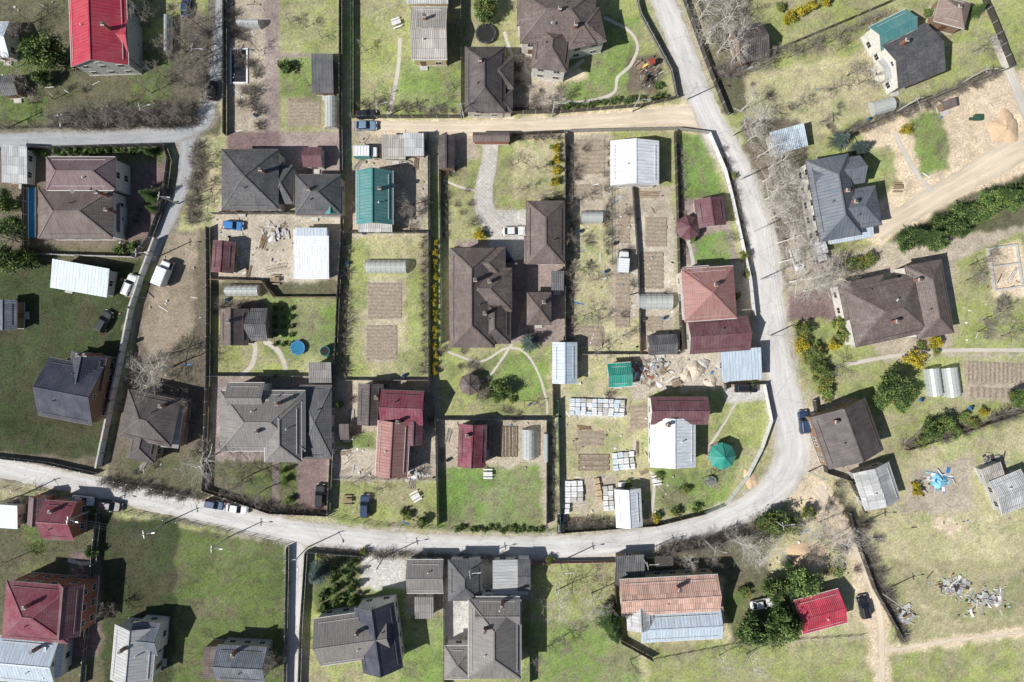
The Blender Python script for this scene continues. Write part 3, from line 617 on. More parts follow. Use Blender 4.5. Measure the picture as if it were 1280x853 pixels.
for pts,m,h,nm,st in [
 ([(262,285),(263,372),(262,470),(257,612)],FD,1.9,'metal_fence','panel'),([(268,268),(428,268)],FD,2,'metal_fence','panel'),
 ([(283,-20),(283,170)],FD,1.9,'metal_fence','panel'),([(427,-20),(427,145),(429,290)],FD,2.2,'metal_fence','panel'),([(441,-20),(441,145)],FG,1.7,'metal_fence','panel'),
 ([(429,290),(424,372),(420,470),(412,640)],FD,2.1,'metal_fence','panel'),([(266,350),(330,352),(345,372),(422,372)],WOOD,1.7,'wooden_fence','wood'),
 ([(432,292),(536,292)],FD,1.8,'metal_fence','panel'),([(536,168),(537,292),(537,470),(545,520),(548,656)],FD,2.0,'metal_fence','panel'),([(549,170),(551,300),(552,430)],FG,1.8,'metal_fence','panel'),
 ([(577,-20),(577,143)],FD,2.1,'metal_fence','panel'),([(440,148),(577,148)],FD,1.8,'metal_fence','panel'),([(577,144),(700,142),(800,134),(845,124)],FD,2.0,'metal_fence','panel'),([(845,124),(838,90),(800,20),(790,-20)],FD,1.8,'metal_fence','panel'),
 ([(640,170),(705,167)],FD,1.9,'metal_fence','panel'),([(706,168),(706,440)],FD,2.1,'metal_fence','panel'),([(690,436),(691,520)],FD,1.8,'metal_fence','panel'),([(548,524),(691,524)],FD,1.8,'metal_fence','panel'),
 ([(683,526),(683,655)],FD,1.9,'metal_fence','panel'),([(697,500),(700,662)],FG,1.7,'metal_fence','panel'),([(706,166),(845,163),(885,168)],GWOOD,1.8,'wooden_fence','wood'),
 ([(764,180),(765,330)],FG,1.6,'mesh_fence','mesh'),([(790,235),(797,330),(800,440)],FD,1.5,'wooden_fence','wood'),([(842,166),(845,250),(850,440)],FD,1.9,'metal_fence','panel'),([(722,443),(848,443)],GWOOD,1.5,'wooden_fence','wood'),
 ([(885,168),(905,215),(914,250),(925,300),(936,350),(941,395)],WHITEM,1.8,'white_fence','panel'),([(953,480),(962,525),(950,560),(932,595),(905,630),(880,640)],WHITEM,1.8,'white_fence','panel'),
 ([(880,640),(820,655),(700,664)],FD,1.8,'metal_fence','panel'),([(905,488),(905,480),(955,480)],FD,1.6,'metal_fence','panel'),
 ([(700,664),(640,664),(548,660),(470,656),(412,645)],GREENM,1.5,'mesh_fence','mesh'),([(412,643),(340,640),(257,612)],FD,1.8,'metal_fence','panel'),
 ([(198,300),(181,345),(168,385),(157,440),(144,500),(127,582)],WHITEM,2.0,'concrete_wall','wall'),
 ([(35,188),(208,183),(214,200),(208,250),(190,298),(170,322),(40,318)],FD,1.9,'metal_fence','panel'),([(35,188),(36,318)],FD,1.9,'metal_fence','panel'),
 ([(-40,163),(60,160),(180,158),(240,150),(257,128),(262,-20)],FD,1.5,'mesh_fence','mesh'),([(-40,190),(35,188)],FD,1.8,'metal_fence','panel'),
 ([(-40,567),(60,578),(122,592)],FD,1.8,'metal_fence','panel'),([(132,598),(257,622)],FD,1.6,'mesh_fence','mesh'),
 ([(-40,600),(110,632),(240,654),(360,680)],GREENM,1.4,'mesh_fence','mesh'),([(126,640),(118,720),(106,853)],FD,1.8,'metal_fence','panel'),([(361,682),(358,853),(356,900)],FD,1.8,'metal_fence','panel'),
 ([(384,688),(378,780),(374,900)],FD,1.9,'metal_fence','panel'),([(384,688),(455,693)],FD,1.7,'metal_fence','panel'),([(664,702),(770,700)],REDM,1.6,'metal_fence','panel'),
 ([(555,700),(556,853),(556,900)],FD,2.0,'metal_fence','panel'),([(662,702),(662,853)],FD,2.0,'metal_fence','panel'),([(770,698),(768,740),(775,800),(815,822)],FD,1.8,'metal_fence','panel'),
 ([(808,695),(870,682),(940,664)],FD,1.7,'metal_fence','panel'),([(1058,640),(1068,675),(1090,735),(1124,795)],FD,2.0,'metal_fence','panel'),([(815,825),(920,805),(1075,795)],GWOOD,1.3,'mesh_fence','mesh'),
 ([(846,-20),(880,75),(908,145)],FD,1.8,'metal_fence','panel'),([(925,90),(975,62),(1040,35),(1112,4)],FD,1.9,'metal_fence','panel'),([(1040,175),(1105,148),(1180,118),(1262,86)],FD,1.9,'metal_fence','panel'),
 ([(1218,-20),(1240,30),(1262,86)],FD,1.7,'metal_fence','panel'),([(1130,562),(1200,540),(1300,505)],FD,1.7,'wooden_fence','wood'),
 ([(1015,500),(1030,590),(1060,600),(1080,640)],FD,1.7,'metal_fence','panel'),([(262,470),(415,470)],FD,1.7,'metal_fence','panel'),([(418,598),(545,600)],GWOOD,1.2,'mesh_fence','mesh'),([(430,475),(536,475)],GWOOD,1.5,'wooden_fence','wood')]:
    fence(pts,m,h,nm,2.5,st)

# ------------------------------------------------------------ vegetation
def lm(name,c,v=.3):
    m,nt,b=newmat(name); gi=nd(nt,'ShaderNodeNewGeometry'); oi=nd(nt,'ShaderNodeObjectInfo')
    cc=mixc(nt,'MULTIPLY',1.,tuple(c),ramp(nt,gi.outputs['Random Per Island'],0,1,1-v,1+v))
    cc=mixc(nt,'MULTIPLY',1.,cc,ramp(nt,oi.outputs['Random'],0,1,.8,1.2))
    nt.links.new(cc,b.inputs['Base Color']); b.inputs['Roughness'].default_value=.75; b.inputs['Specular IOR Level'].default_value=.25
    return m
BARK=M('bark',(.2,.165,.135),.95,.3,5); BIRCH=lm('birch_twigs',(.52,.475,.42),.25); GTWIG=lm('grey_twigs',(.3,.265,.23),.3); WBARK=M('birch_bark',(.7,.68,.64),.8,.25,6)
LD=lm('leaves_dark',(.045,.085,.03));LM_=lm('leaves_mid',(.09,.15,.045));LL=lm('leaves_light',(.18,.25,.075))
SB=lm('needles_blue',(.08,.12,.11));SB2=lm('needles_blue_light',(.16,.21,.19));Y1=lm('thuja_yellow',(.46,.38,.04));Y2=lm('thuja_yellow_dark',(.27,.24,.035));O1=lm('shrub_ochre',(.3,.29,.08));O2=lm('shrub_olive',(.16,.185,.06))
def bare_mesh(seed,h,spread,twig,trunk,nt_=7,thick=1.):
    r=random.Random(seed); mb=MB()
    def rv(): return Vector((r.uniform(-1,1),r.uniform(-1,1),r.uniform(-1,1)))
    def grow(p,d,L,rad,lev):
        n=[2,3,3,4][lev]
        seg=L/n
        for i in range(n):
            d=(d+rv()*.22+Vector((0,0,.06))).normalized(); q=p+d*seg; r2=rad*(1-.55/n)
            mb.tube(p,q,rad,r2,3 if lev<2 else 4,twig if lev<2 else trunk,False); p=q; rad=r2
            if lev>0:
                for _ in range([0,2,2,2][lev]):
                    side=rv().cross(d)
                    if side.length<.1: continue
                    nd_=(side.normalized()*.8+d*.6).normalized(); grow(p,nd_,L*r.uniform(.42,.62),max(rad*.55,.014*thick),lev-1)
    p=Vector((0,0,0));rad=(h*.014+.03)*thick;n=nt_;d=Vector((r.uniform(-.05,.05),r.uniform(-.05,.05),1)).normalized()
    for i in range(n):
        d=(d+rv()*.06).normalized(); q=p+d*(h/n); mb.tube(p,q,rad,rad*.8,6,trunk,False); p=q; rad*=.8
        if i>=1:
            f=1-abs((i+.5)/n-.4)*1.1
            for _ in range(3):
                a=r.uniform(0,6.28); nd_=Vector((math.cos(a),math.sin(a),r.uniform(.35,.8))).normalized(); grow(p,nd_,spread*f*r.uniform(.7,1.1),max(rad*.45,.035*thick),2)
    return mb.mesh('bare_tree')
birches=[bare_mesh(s,10.5,4.9,BIRCH,WBARK,7,1.15) for s in(1,2,3,4)]
fruits=[bare_mesh(s,3.8,2.6,GTWIG,BARK,4,1.2) for s in(11,12,13)]
greys=[bare_mesh(s,8,4.0,GTWIG,BARK,6,1.3) for s in(21,22)]
def shrub_mesh(seed):
    r=random.Random(seed); mb=MB()
    for i in range(70):
        a=r.uniform(0,6.28);el=r.uniform(.5,1.4);L=r.uniform(.7,1.3); d=Vector((math.cos(a)*math.cos(el),math.sin(a)*math.cos(el),math.sin(el)))
        p=Vector((math.cos(a)*.15,math.sin(a)*.15,0)); q=p+d*L*.6; e=q+(d+Vector((r.uniform(-.4,.4),r.uniform(-.4,.4),.1)))*L*.45
        mb.tube(p,q,.02,.015,3,GTWIG,False); mb.tube(q,e,.015,.008,3,GTWIG,False)
        e2=q+(d+Vector((r.uniform(-.6,.6),r.uniform(-.6,.6),0)))*L*.4; mb.tube(q,e2,.012,.008,3,GTWIG,False)
    return mb.mesh('bare_shrub')
shrubs=[shrub_mesh(s) for s in(31,32,33)]
def leafy(seed,rad,zc,zr,n,mats,size=.22,trunk=True,ncl=60,shape='ell'):
    g=np.random.default_rng(seed); r=random.Random(seed); mb=MB()
    if trunk:
        mb.tube((0,0,0),(0,0,zc),rad*.05+.05,rad*.03+.03,7,BARK)
    cl=[]
    while len(cl)<ncl:
        v=g.normal(size=3); v/=np.linalg.norm(v); k=g.random()**.4
        lob=1+.25*math.sin(3*math.atan2(v[1],v[0])+seed)+.12*math.sin(7*math.atan2(v[1],v[0])+2*seed)
        if shape=='col':
            t=g.random(); z=zc-zr+2*zr*t; rr=rad*(1-t**3)*g.random()**.4; a=g.random()*6.28; c=(rr*math.cos(a),rr*math.sin(a),z)
        else: c=(v[0]*rad*k*lob*.82,v[1]*rad*k*lob*.82,zc+v[2]*zr*k*.85)
        cl.append(c)
    if trunk:
        for c in cl[:14]:
            s=(0,0,max(.2,min(c[2]*.6,zc*.9))); mb.tube(s,c,.05+rad*.012,.015,4,BARK,False)
    per=n//ncl
    for c in cl:
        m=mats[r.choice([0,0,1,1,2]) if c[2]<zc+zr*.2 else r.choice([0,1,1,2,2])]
        cr=rad*.2*r.uniform(.7,1.3)+.08
        for _ in range(per):
            p=g.normal(size=3)*cr*.55+np.array(c); p[2]=max(p[2],.05)
            u=g.normal(size=3);u/=np.linalg.norm(u); w=np.cross(u,g.normal(size=3));w/=np.linalg.norm(w)+1e-9; s1=size*g.uniform(.5,1.2);s2=s1*.6
            mb.face([tuple(p-u*s1),tuple(p+w*s2),tuple(p+u*s1),tuple(p-w*s2)],m)
    return mb.mesh('leafy')
def spruce(seed,h,rad,mats):
    g=random.Random(seed); mb=MB(); mb.tube((0,0,0),(0,0,h),h*.02+.04,.02,6,BARK)
    z=.12*h
    while z<h*.98:
        rr=rad*(1-z/h)**.85+.1; nb=max(5,int(9*(1-z/h)+5)); off=g.random()*6
        for j in range(nb):
            a=off+2*math.pi*j/nb+g.uniform(-.15,.15); L=rr*g.uniform(.8,1.12); d=Vector((math.cos(a),math.sin(a),0)); sd=Vector((-math.sin(a),math.cos(a),0))
            m=mats[g.choice([0,0,1,1,2])]; ns=max(3,int(L/.22))
            for k in range(ns):
                t=(k+.5)/ns; c=Vector((0,0,z-.25*L*t*t+.1))+d*(L*t)
                for sg in(-1,1):
                    w=(.16+.3*(1-t)*L*.35)*g.uniform(.7,1.2); tip=c+sd*(sg*w)+d*(.22+.1*w)+Vector((0,0,g.uniform(-.1,.04)))
                    mb.face([tuple(c-d*.06),tuple(c+d*.12+sd*sg*.02),tuple(tip)],m)
                    mb.face([tuple(c),tuple(c+d*.1+Vector((0,0,.07))),tuple(tip+Vector((g.uniform(-.08,.08),g.uniform(-.08,.08),.1)))],m)
        z+=h*.035+.08
    return mb.mesh('spruce')
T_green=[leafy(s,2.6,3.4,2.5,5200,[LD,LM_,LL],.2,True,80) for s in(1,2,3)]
T_pine=[spruce(s,8,2.6,[LD,LM_,LM_]) for s in(4,5)]+[spruce(s,8,2.6,[LD,LM_,LL]) for s in(9,)]
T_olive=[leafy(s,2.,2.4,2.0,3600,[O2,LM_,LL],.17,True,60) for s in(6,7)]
T_blue=[spruce(s,6,2.4,[SB,SB,SB2]) for s in(8,12)]
T_yel=[leafy(s,1.3,1.3,1.3,1800,[Y2,Y1,Y1],.13,False,40) for s in(14,15)]
T_yg=[leafy(s,1.6,1.6,1.5,2600,[O2,LL,O1],.15,True,45) for s in(16,17)]
T_thuja=[leafy(s,.7,1.7,1.7,1400,[LM_,LM_,LL],.12,False,45,'col') for s in(18,19)]
T_bush=[leafy(s,.8,.6,.7,900,[LD,LM_,LL],.11,False,25) for s in(20,21)]
HT={'b':(birches,'bare_birch_tree',10),'f':(fruits,'bare_fruit_tree',3.8),'g':(greys,'bare_deciduous_tree',8),'t':(T_green,'green_tree',4),'p':(T_pine,'spruce_tree',6),'o':(T_olive,'olive_green_tree',3),
 's':(T_blue,'blue_spruce_tree',4),'y':(T_yel,'golden_thuja_shrub',1.5),'w':(T_yg,'yellowing_shrub',2),'h':(T_thuja,'thuja',2),'u':(T_bush,'round_bush',.8),'r':(shrubs,'bare_shrub',.8)}
def plant(k,px,py,s=1.,ground=False):
    ms,nm,h=HT[k]; z=0 if ground else h*s*.5
    x,y=R(px,py,z); o=bpy.data.objects.new(nm,random.choice(ms)); o.location=(x,y,-.02); o.rotation_euler=(0,0,random.uniform(0,6.28)); o.scale=(s*random.uniform(.92,1.08),s*random.uniform(.92,1.08),s*random.uniform(.9,1.1)); COL.objects.link(o)
PL=[
('t',66,74,1.35),('t',42,62,.7),('t',55,100,.7),('f',175,24,1.3),('g',235,62,1.1),('g',248,30,1),('g',228,98,1.),('f',200,92,1),('f',245,110,1.2),('f',30,100,1),('f',12,80,1),('g',25,20,.8),
('p',187,245,.75),('p',192,262,.55),('p',185,190,.5),('t',12,255,1.),('t',20,285,1),('t',14,325,1.1),('t',38,325,.8),('g',10,300,1),('u',150,312,1.5),('u',165,308,1.2),
('b',200,460,1.),('b',192,482,.7),('b',252,575,1.),('g',215,440,.8),('g',180,455,.7),('g',232,500,.6),('g',305,598,.9),('g',326,615,.8),('f',288,612,1),('o',358,600,.4),('o',362,625,.45),('h',356,588,.8),
('f',320,60,.8),('f',310,115,.8),('u',358,84,2.1),('f',385,105,.6),('f',380,30,.8),('f',400,45,.6),('f',360,25,.7),('r',300,130,1.4),('r',320,90,1.4),
('o',606,14,1.35),('f',520,262,1.3),('f',462,262,.8),('g',512,272,.6),('f',448,262,.8),
('s',662,428,.95),('y',599,294,1.0),('y',695,186,.8),('y',695,200,.8),('y',695,214,.8),('y',694,228,.8),('y',570,312,.5),('t',627,490,.8),('w',612,494,.5),('w',640,500,.5),('f',606,500,.8),('p',618,480,.35),('f',690,130,1.1),('f',655,78,.9),('f',672,125,.9),('f',705,118,.8),
('o',822,108,.4),('f',802,108,.8),('f',640,205,.8),('f',655,235,.7),('f',672,210,.7),('f',680,245,.7),('f',730,395,.9),('f',717,340,.8),('f',750,400,.8),('f',715,300,.9),('f',720,250,.9),('f',742,350,.8),('f',755,300,.7),('f',745,440,1.),('f',780,420,.8),
('h',865,300,.8),('w',930,320,.7),('w',935,342,.6),('w',921,370,.5),('f',905,300,.7),('w',917,220,.5),
('w',1003,412,1.15),('y',1000,432,1.1),('w',1018,440,1.1),('w',1028,470,1.2),('o',1020,455,.8),('y',1040,432,.9),('w',1052,418,1),('w',1030,488,1),('f',1045,460,1),('w',1008,448,.8),('w',1048,405,.9),
('y',1140,449,1.5),('y',1166,428,1.2),('w',1150,432,.6),('t',1113,480,1.2),('o',1132,490,1.),('o',1100,500,.9),('t',1126,505,.6),('o',1178,530,1.),('t',1160,540,.8),('w',1205,522,.8),('o',1192,540,.7),('o',1270,497,1),('y',1228,515,.7),('w',1215,530,.7),('y',1145,614,.8),('y',1143,606,.6),('w',1150,553,.8),
('s',1050,176,.85),('s',1075,186,.85),('y',1131,163,.9),('w',1072,330,1.),('w',1085,325,.9),('f',1060,345,1),('w',1060,332,.8),
('f',1065,90,1.2),('f',1040,110,1.1),('f',1010,60,1),('f',1080,100,1.2),('f',1000,130,1),('f',1050,60,.8),('f',1030,150,.9),('y',985,24,1),('y',1000,15,1),('y',1012,9,1),('y',1030,3,.9),('w',975,10,.6),('o',1160,18,.5),('p',1222,12,.6),('f',1225,60,1.2),
('o',965,652,1.3),('w',985,655,1),('w',950,655,.8),('w',1010,640,.9),('w',995,660,.8),('t',998,724,1.3),('o',1012,738,.9),('t',967,735,1.),('p',985,705,.5),('t',935,786,1.2),('t',975,778,1.3),('o',952,792,.9),('o',992,776,.8),('w',1045,712,.9),('w',1050,690,.8),('w',930,740,.8),
('s',398,716,1.15),('h',418,708,1.1),('h',419,722,1.1),('h',420,736,1.1),('h',421,750,1.),('h',438,705,1.1),('h',439,720,1.1),('h',440,735,1.15),('h',440,750,1.1),('u',405,745,1.5),('u',404,760,1.3),('f',460,705,.8),('w',455,690,.5),('w',400,693,.5),
('b',697,748,.85),('b',742,752,.85),('p',762,775,1.15),('p',768,792,.8),('w',687,700,.6),('o',760,757,.6),('w',780,745,.5),('f',672,820,1),('f',790,830,1),
('b',925,680,.8),('b',945,688,.8),('b',965,682,.7),('b',1035,660,.8),('b',1050,680,.8),('b',905,830,.7),('b',940,828,.7),('b',1040,690,.7),('b',860,700,.5),('b',1012,660,.7),('g',890,690,.6),('g',1018,690,.7),
('f',300,820,1),('f',140,760,1),('f',255,840,.8),('g',345,830,.8),('t',115,690,.5),('f',110,750,.8),('f',100,720,.9),('w',115,640,.5),('f',25,620,.8),('f',15,700,1),
('f',468,120,.9),('f',455,60,.8),('f',560,110,.7),('f',545,130,.8),('u',505,640,1.2),('o',528,652,.6),('w',510,645,.6),('f',440,605,.8),('f',470,615,.7),('f',880,600,.8),('w',858,612,.6),('w',824,595,.5),('w',845,640,.7),('u',870,635,1.2),('u',822,645,1.3),('y',820,648,.7),('f',840,620,.7),('o',785,605,.4),
('w',940,480,.5),('f',705,800,1),('w',640,660,.4),('h',425,505,.9),('r',440,500,1),('g',1225,330,.8),('g',1240,400,.7),('f',1230,415,1),('f',1250,390,1),('f',1215,350,1),('f',1260,420,1),('w',1170,440,.5),
('t',345,383,.28),('f',25,40,1.1),('f',60,120,1),('f',15,150,.9),('g',180,110,.7),('f',210,60,1)]
for p in PL: plant(*p)
for i in range(3):
    for j in range(5): plant('u',345+i*10,386+j*11,.75,True)
for px,py,s in [(880,15,.9),(895,30,1),(905,55,1),(885,50,.8),(915,20,.9),(925,45,.9),(875,0,.8),(905,5,.8),(920,70,.8),(935,130,.9),(950,155,.9),(942,170,.8),(955,190,.9),(970,205,1),(962,222,.9),(975,235,1),(985,225,.8),(965,245,1),(980,255,1),(992,250,.8),(972,270,1),(990,275,.9),(982,300,1.1),(1000,290,.8),(985,325,1.1),(1005,330,1.05),(1000,350,1.2),(1025,345,1.1),(1035,355,1.),(1015,362,1.),(960,260,.8),(945,150,.8),(995,310,.9)]:
    plant('b',px,py,s*.78)
for px,py,s in [(1130,302,1.),(1142,294,1.1),(1158,296,1.15),(1172,285,1.1),(1168,305,.9),(1188,282,1.15),(1200,270,1.1),(1215,268,1.1),(1205,290,.7),(1228,258,1.1),(1240,252,1.),(1252,246,1.1),(1262,256,.9),(1272,240,1.1),(1285,235,1.1)]:
    plant('p' if random.random()<.4 else 't',px,py,s*.82)
def line(k,p,q,n,s,j=2):
    for i in range(n):
        t=(i+.5)/n; plant(k,p[0]+(q[0]-p[0])*t+random.uniform(-j,j),p[1]+(q[1]-p[1])*t+random.uniform(-j,j),s*random.uniform(.8,1.2),True)
line('y',(543,300),(545,470),16,.52); line('r',(531,295),(531,470),18,1.1); line('r',(433,300),(430,470),16,1.2); line('r',(556,175),(556,300),10,1); line('h',(690,260),(690,175),4,.6)
line('r',(584,138),(700,136),22,1.1); line('u',(700,136),(835,120),16,.9); line('r',(640,172),(700,172),10,1)
line('f',(75,152),(245,146),22,1.,5); line('g',(70,154),(240,150),12,.42,4); line('f',(255,20),(258,130),9,.9,4); line('r',(70,155),(245,152),50,1.5,4); line('r',(250,180),(240,280),22,1.4,5); line('f',(256,190),(248,280),8,.8,5)
line('r',(150,305),(200,230),10,1.); line('u',(45,193),(200,188),16,1.)
line('r',(395,690),(640,697),34,1.1); line('u',(570,660),(680,662),14,.8); line('r',(700,656),(815,650),20,1.2); line('r',(270,625),(400,640),16,1.2)
line('r',(820,690),(930,665),22,1.5,4); line('f',(830,690),(940,662),9,.8,4); line('r',(1062,640),(1130,800),26,1.4,4); line('r',(886,90),(930,95),10,1.4,6); line('f',(930,95),(1100,20),16,.8,5); line('r',(1045,172),(1250,92),40,1.3,4); line('r',(1130,560),(1280,512),24,1.4,5)
line('r',(712,180),(712,430),26,1.2,4); line('r',(760,180),(762,330),14,1.1,4); line('r',(848,175),(852,330),14,1.0,3); line('r',(690,530),(692,650),12,1.1,3); line('w',(992,405),(1035,500),8,.7,5)
line('r',(905,185),(935,330),16,1.,3); line('r',(560,430),(640,520),18,1.,14); line('r',(440,130),(570,140),14,1.,4); line('r',(290,0),(325,160),22,1.2,10); line('r',(130,600),(250,622),22,1.3,5)
for i in range(120):
    x0,y0,x1,y1=random.choice([(720,180,760,430),(770,240,838,430),(700,445,838,500),(435,480,545,600),(735,525,810,660),(432,220,534,290),(0,10,150,140),(170,0,255,140),(640,60,700,130),(935,100,1100,165),(1060,650,1110,720),(1215,330,1275,430),(15,650,110,640),(555,205,598,300),(1030,600,1070,640),(265,375,330,390),(150,460,250,600)])
    plant('r',random.uniform(x0,x1),random.uniform(y0,y1),random.uniform(.7,1.5),True)

# grass tufts following ground colour
N=100000
tx=rng.uniform(-108,108,N);ty=rng.uniform(-74,74,N); gc=gcol(tx,ty); keep=rng.random(N)<gc[:,3]*(.35+.9*(fbm(tx,ty,3.,77)>.5)); tx=tx[keep];ty=ty[keep];gc=gc[keep];N=len(tx)
V=np.zeros((N,6,3),np.float32); an=rng.uniform(0,6.28,N); hgt=rng.uniform(.04,.16,N)
for k in range(2):
    a=an+k*1.6; w=rng.uniform(.04,.11,N)
    V[:,k*3,0]=tx-np.cos(a)*w;V[:,k*3,1]=ty-np.sin(a)*w;V[:,k*3+1,0]=tx+np.cos(a)*w;V[:,k*3+1,1]=ty+np.sin(a)*w
    V[:,k*3+2,0]=tx+rng.uniform(-.15,.15,N);V[:,k*3+2,1]=ty+rng.uniform(-.15,.15,N);V[:,k*3+2,2]=hgt
me=bpy.data.meshes.new('grass_tufts'); me.vertices.add(N*6); me.vertices.foreach_set('co',V.ravel()); me.loops.add(N*6); me.loops.foreach_set('vertex_index',np.arange(N*6,dtype=np.int32)); me.polygons.add(N*2); me.polygons.foreach_set('loop_start',np.arange(0,N*6,3,dtype=np.int32))
cc=gc.copy(); cc[:,:3]*=rng.uniform(.85,1.6,(N,1)); at=me.attributes.new('Col','FLOAT_COLOR','POINT'); at.data.foreach_set('color',np.repeat(cc,6,axis=0).astype(np.float32).ravel()); me.update(calc_edges=True)
tm,nt,b=newmat('grass_blades'); a=nd(nt,'ShaderNodeAttribute',attribute_name='Col'); nt.links.new(a.outputs['Color'],b.inputs['Base Color']); b.inputs['Roughness'].default_value=.9; b.inputs['Specular IOR Level'].default_value=.1
me.materials.append(tm); COL.objects.link(bpy.data.objects.new('grass_tufts',me))

# ------------------------------------------------------------ vehicles
PAINT={}
def paint(n,c):
    if n in PAINT: return PAINT[n]
    m,nt,b=newmat('car_paint_'+n); b.inputs['Base Color'].default_value=(*c,1); b.inputs['Roughness'].default_value=.3; b.inputs['Metallic'].default_value=.1
    try: b.inputs['Coat Weight'].default_value=.5
    except: pass
    PAINT[n]=m; return m
def outline(x0,x1,w,rx,n=5):
    P=[];hw=w/2
    for cx,cy,a0 in((x1-rx,hw-rx*.6,0),(x0+rx,hw-rx*.6,90),(x0+rx,-hw+rx*.6,180),(x1-rx,-hw+rx*.6,270)):
        for i in range(n): a=math.radians(a0+90*i/(n-1)); P.append((cx+rx*math.cos(a),cy+rx*.6*math.sin(a)))
    return P
def loft(mb,rings,mats,cap=None):
    for (P0,z0),(P1,z1),m in zip(rings[:-1],rings[1:],mats):
        n=len(P0)
        for i in range(n): j=(i+1)%n; mb.face([(P0[i][0],P0[i][1],z0),(P0[j][0],P0[j][1],z0),(P1[j][0],P1[j][1],z1),(P1[i][0],P1[i][1],z1)],m)
    if cap: P,z=rings[-1]; mb.face([(x,y,z) for x,y in P],cap)
LAMP=M('headlamp',(.75,.75,.72),.15,.05);TAIL=M('tail_lamp',(.4,.01,.01),.2,.05)
def car(px,py,ang,colname,c,kind='sedan'):
    P=paint(colname,c); mb=MB(); L=4.5;W=1.8;bz=.92;rz=1.46;cab=(-1.75,.85);top=(-1.15,.2)
    if kind=='suv': L=4.7;W=1.9;bz=1.05;rz=1.75;cab=(-2.25,.95);top=(-1.95,.35)
    if kind=='hatch': L=4.1;W=1.72;bz=.95;rz=1.5;cab=(-1.95,.8);top=(-1.6,.2)
    h=L/2
    loft(mb,[(outline(-h+.15,h-.15,W-.16,.4),.22),(outline(-h,h,W,.5),.42),(outline(-h+.02,h-.03,W,.5),.68),(outline(-h+.12,h-.2,W-.08,.5),bz-.08),(outline(-h+.25,h-.4,W-.22,.5),bz)],[TYRE,P,P,P],P)
    loft(mb,[(outline(cab[0],cab[1],W-.2,.3),bz-.01),(outline(top[0],top[1],W-.46,.25),rz-.05)],[GLASS])
    loft(mb,[(outline(top[0]-.03,top[1]+.03,W-.42,.25),rz-.05),(outline(top[0]+.1,top[1]-.1,W-.62,.25),rz)],[P],P)
    for sy in(-1,1):
        for (xa,xb) in((cab[1]-.1,top[1]-.03),(cab[0]+.1,top[0]+.03),((top[0]+top[1])/2-.05,(top[0]+top[1])/2)):
            mb.beam((xa,sy*(W/2-.12),bz),(xb,sy*(W/2-.24),rz-.04),.07,.05,P)
        mb.box((cab[1]-.25,sy*(W/2+.08),bz+.08),(.14,.2,.14),P)
        mb.box((h-.14,sy*(W/2-.35),.68),(.26,.42,.14),LAMP); mb.box((-h+.08,sy*(W/2-.3),.75),(.16,.36,.16),TAIL)
        for wx_ in(-h+.85,h-.85):
            mb.tube((wx_,sy*(W/2-.2),.33),(wx_,sy*(W/2+.01),.33),.33,.33,16,TYRE); mb.tube((wx_,sy*(W/2),.33),(wx_,sy*(W/2+.02),.33),.2,.2,10,STEEL)
    mb.box((h+.0,0,.45),(.03,.52,.12),WHITEM); mb.box((-h-.0,0,.55),(.03,.52,.12),WHITEM)
    mb.box(((h-.25+cab[1])/2,0,bz+.006),(h-.5-cab[1],.03,.012),DTRIM); mb.box((cab[1]-.02,0,bz+.01),(.1,W-.5,.02),TYRE)
    for q in(-.35,.35): mb.beam((cab[1]-.05,q,bz+.05),(cab[1]-.35,q+.35,bz+.3),.03,.02,TYRE)
    if kind=='suv':
        for sy in(-1,1): mb.beam((top[0]+.15,sy*(W/2-.36),rz+.05),(top[1]-.2,sy*(W/2-.36),rz+.05),.05,.05,DTRIM)
    x,y=R(px,py,.8); o=mb.obj('parked_car',None,(x,y,.03)); o.rotation_euler[2]=math.radians(ang)
WH=(.78,.79,.8);BK=(.022,.024,.03);BL=(.03,.06,.14);LB=(.07,.24,.58);SV=(.35,.36,.38)
for c_ in [(103,626,-6,'white',WH,'sedan'),(138,632,-10,'black',BK,'suv'),(268,631,-10,'dark_blue',BL,'hatch'),(296,636,-8,'white',WH,'sedan'),(162,357,68,'white',WH,'suv'),(130,402,62,'black',BK,'suv'),
 (291,282,-4,'blue',LB,'hatch'),(400,620,86,'black',BK,'suv'),(456,633,88,'dark_blue',BL,'suv'),(457,157,0,'silver_blue',(.2,.3,.42),'sedan'),(458,143,2,'black',BK,'hatch'),(642,289,2,'white',WH,'sedan'),(634,323,-60,'dark_blue',BL,'sedan'),
 (1005,528,96,'dark_blue',BL,'suv'),(933,485,0,'black',BK,'suv'),(1080,759,102,'black',BK,'suv'),(952,755,12,'white',WH,'sedan'),(996,324,-72,'white',WH,'suv'),(265,113,82,'black',BK,'hatch'),(232,8,88,'dark_blue',BL,'sedan'),(702,655,90,'black',BK,'hatch')]: car(*c_)
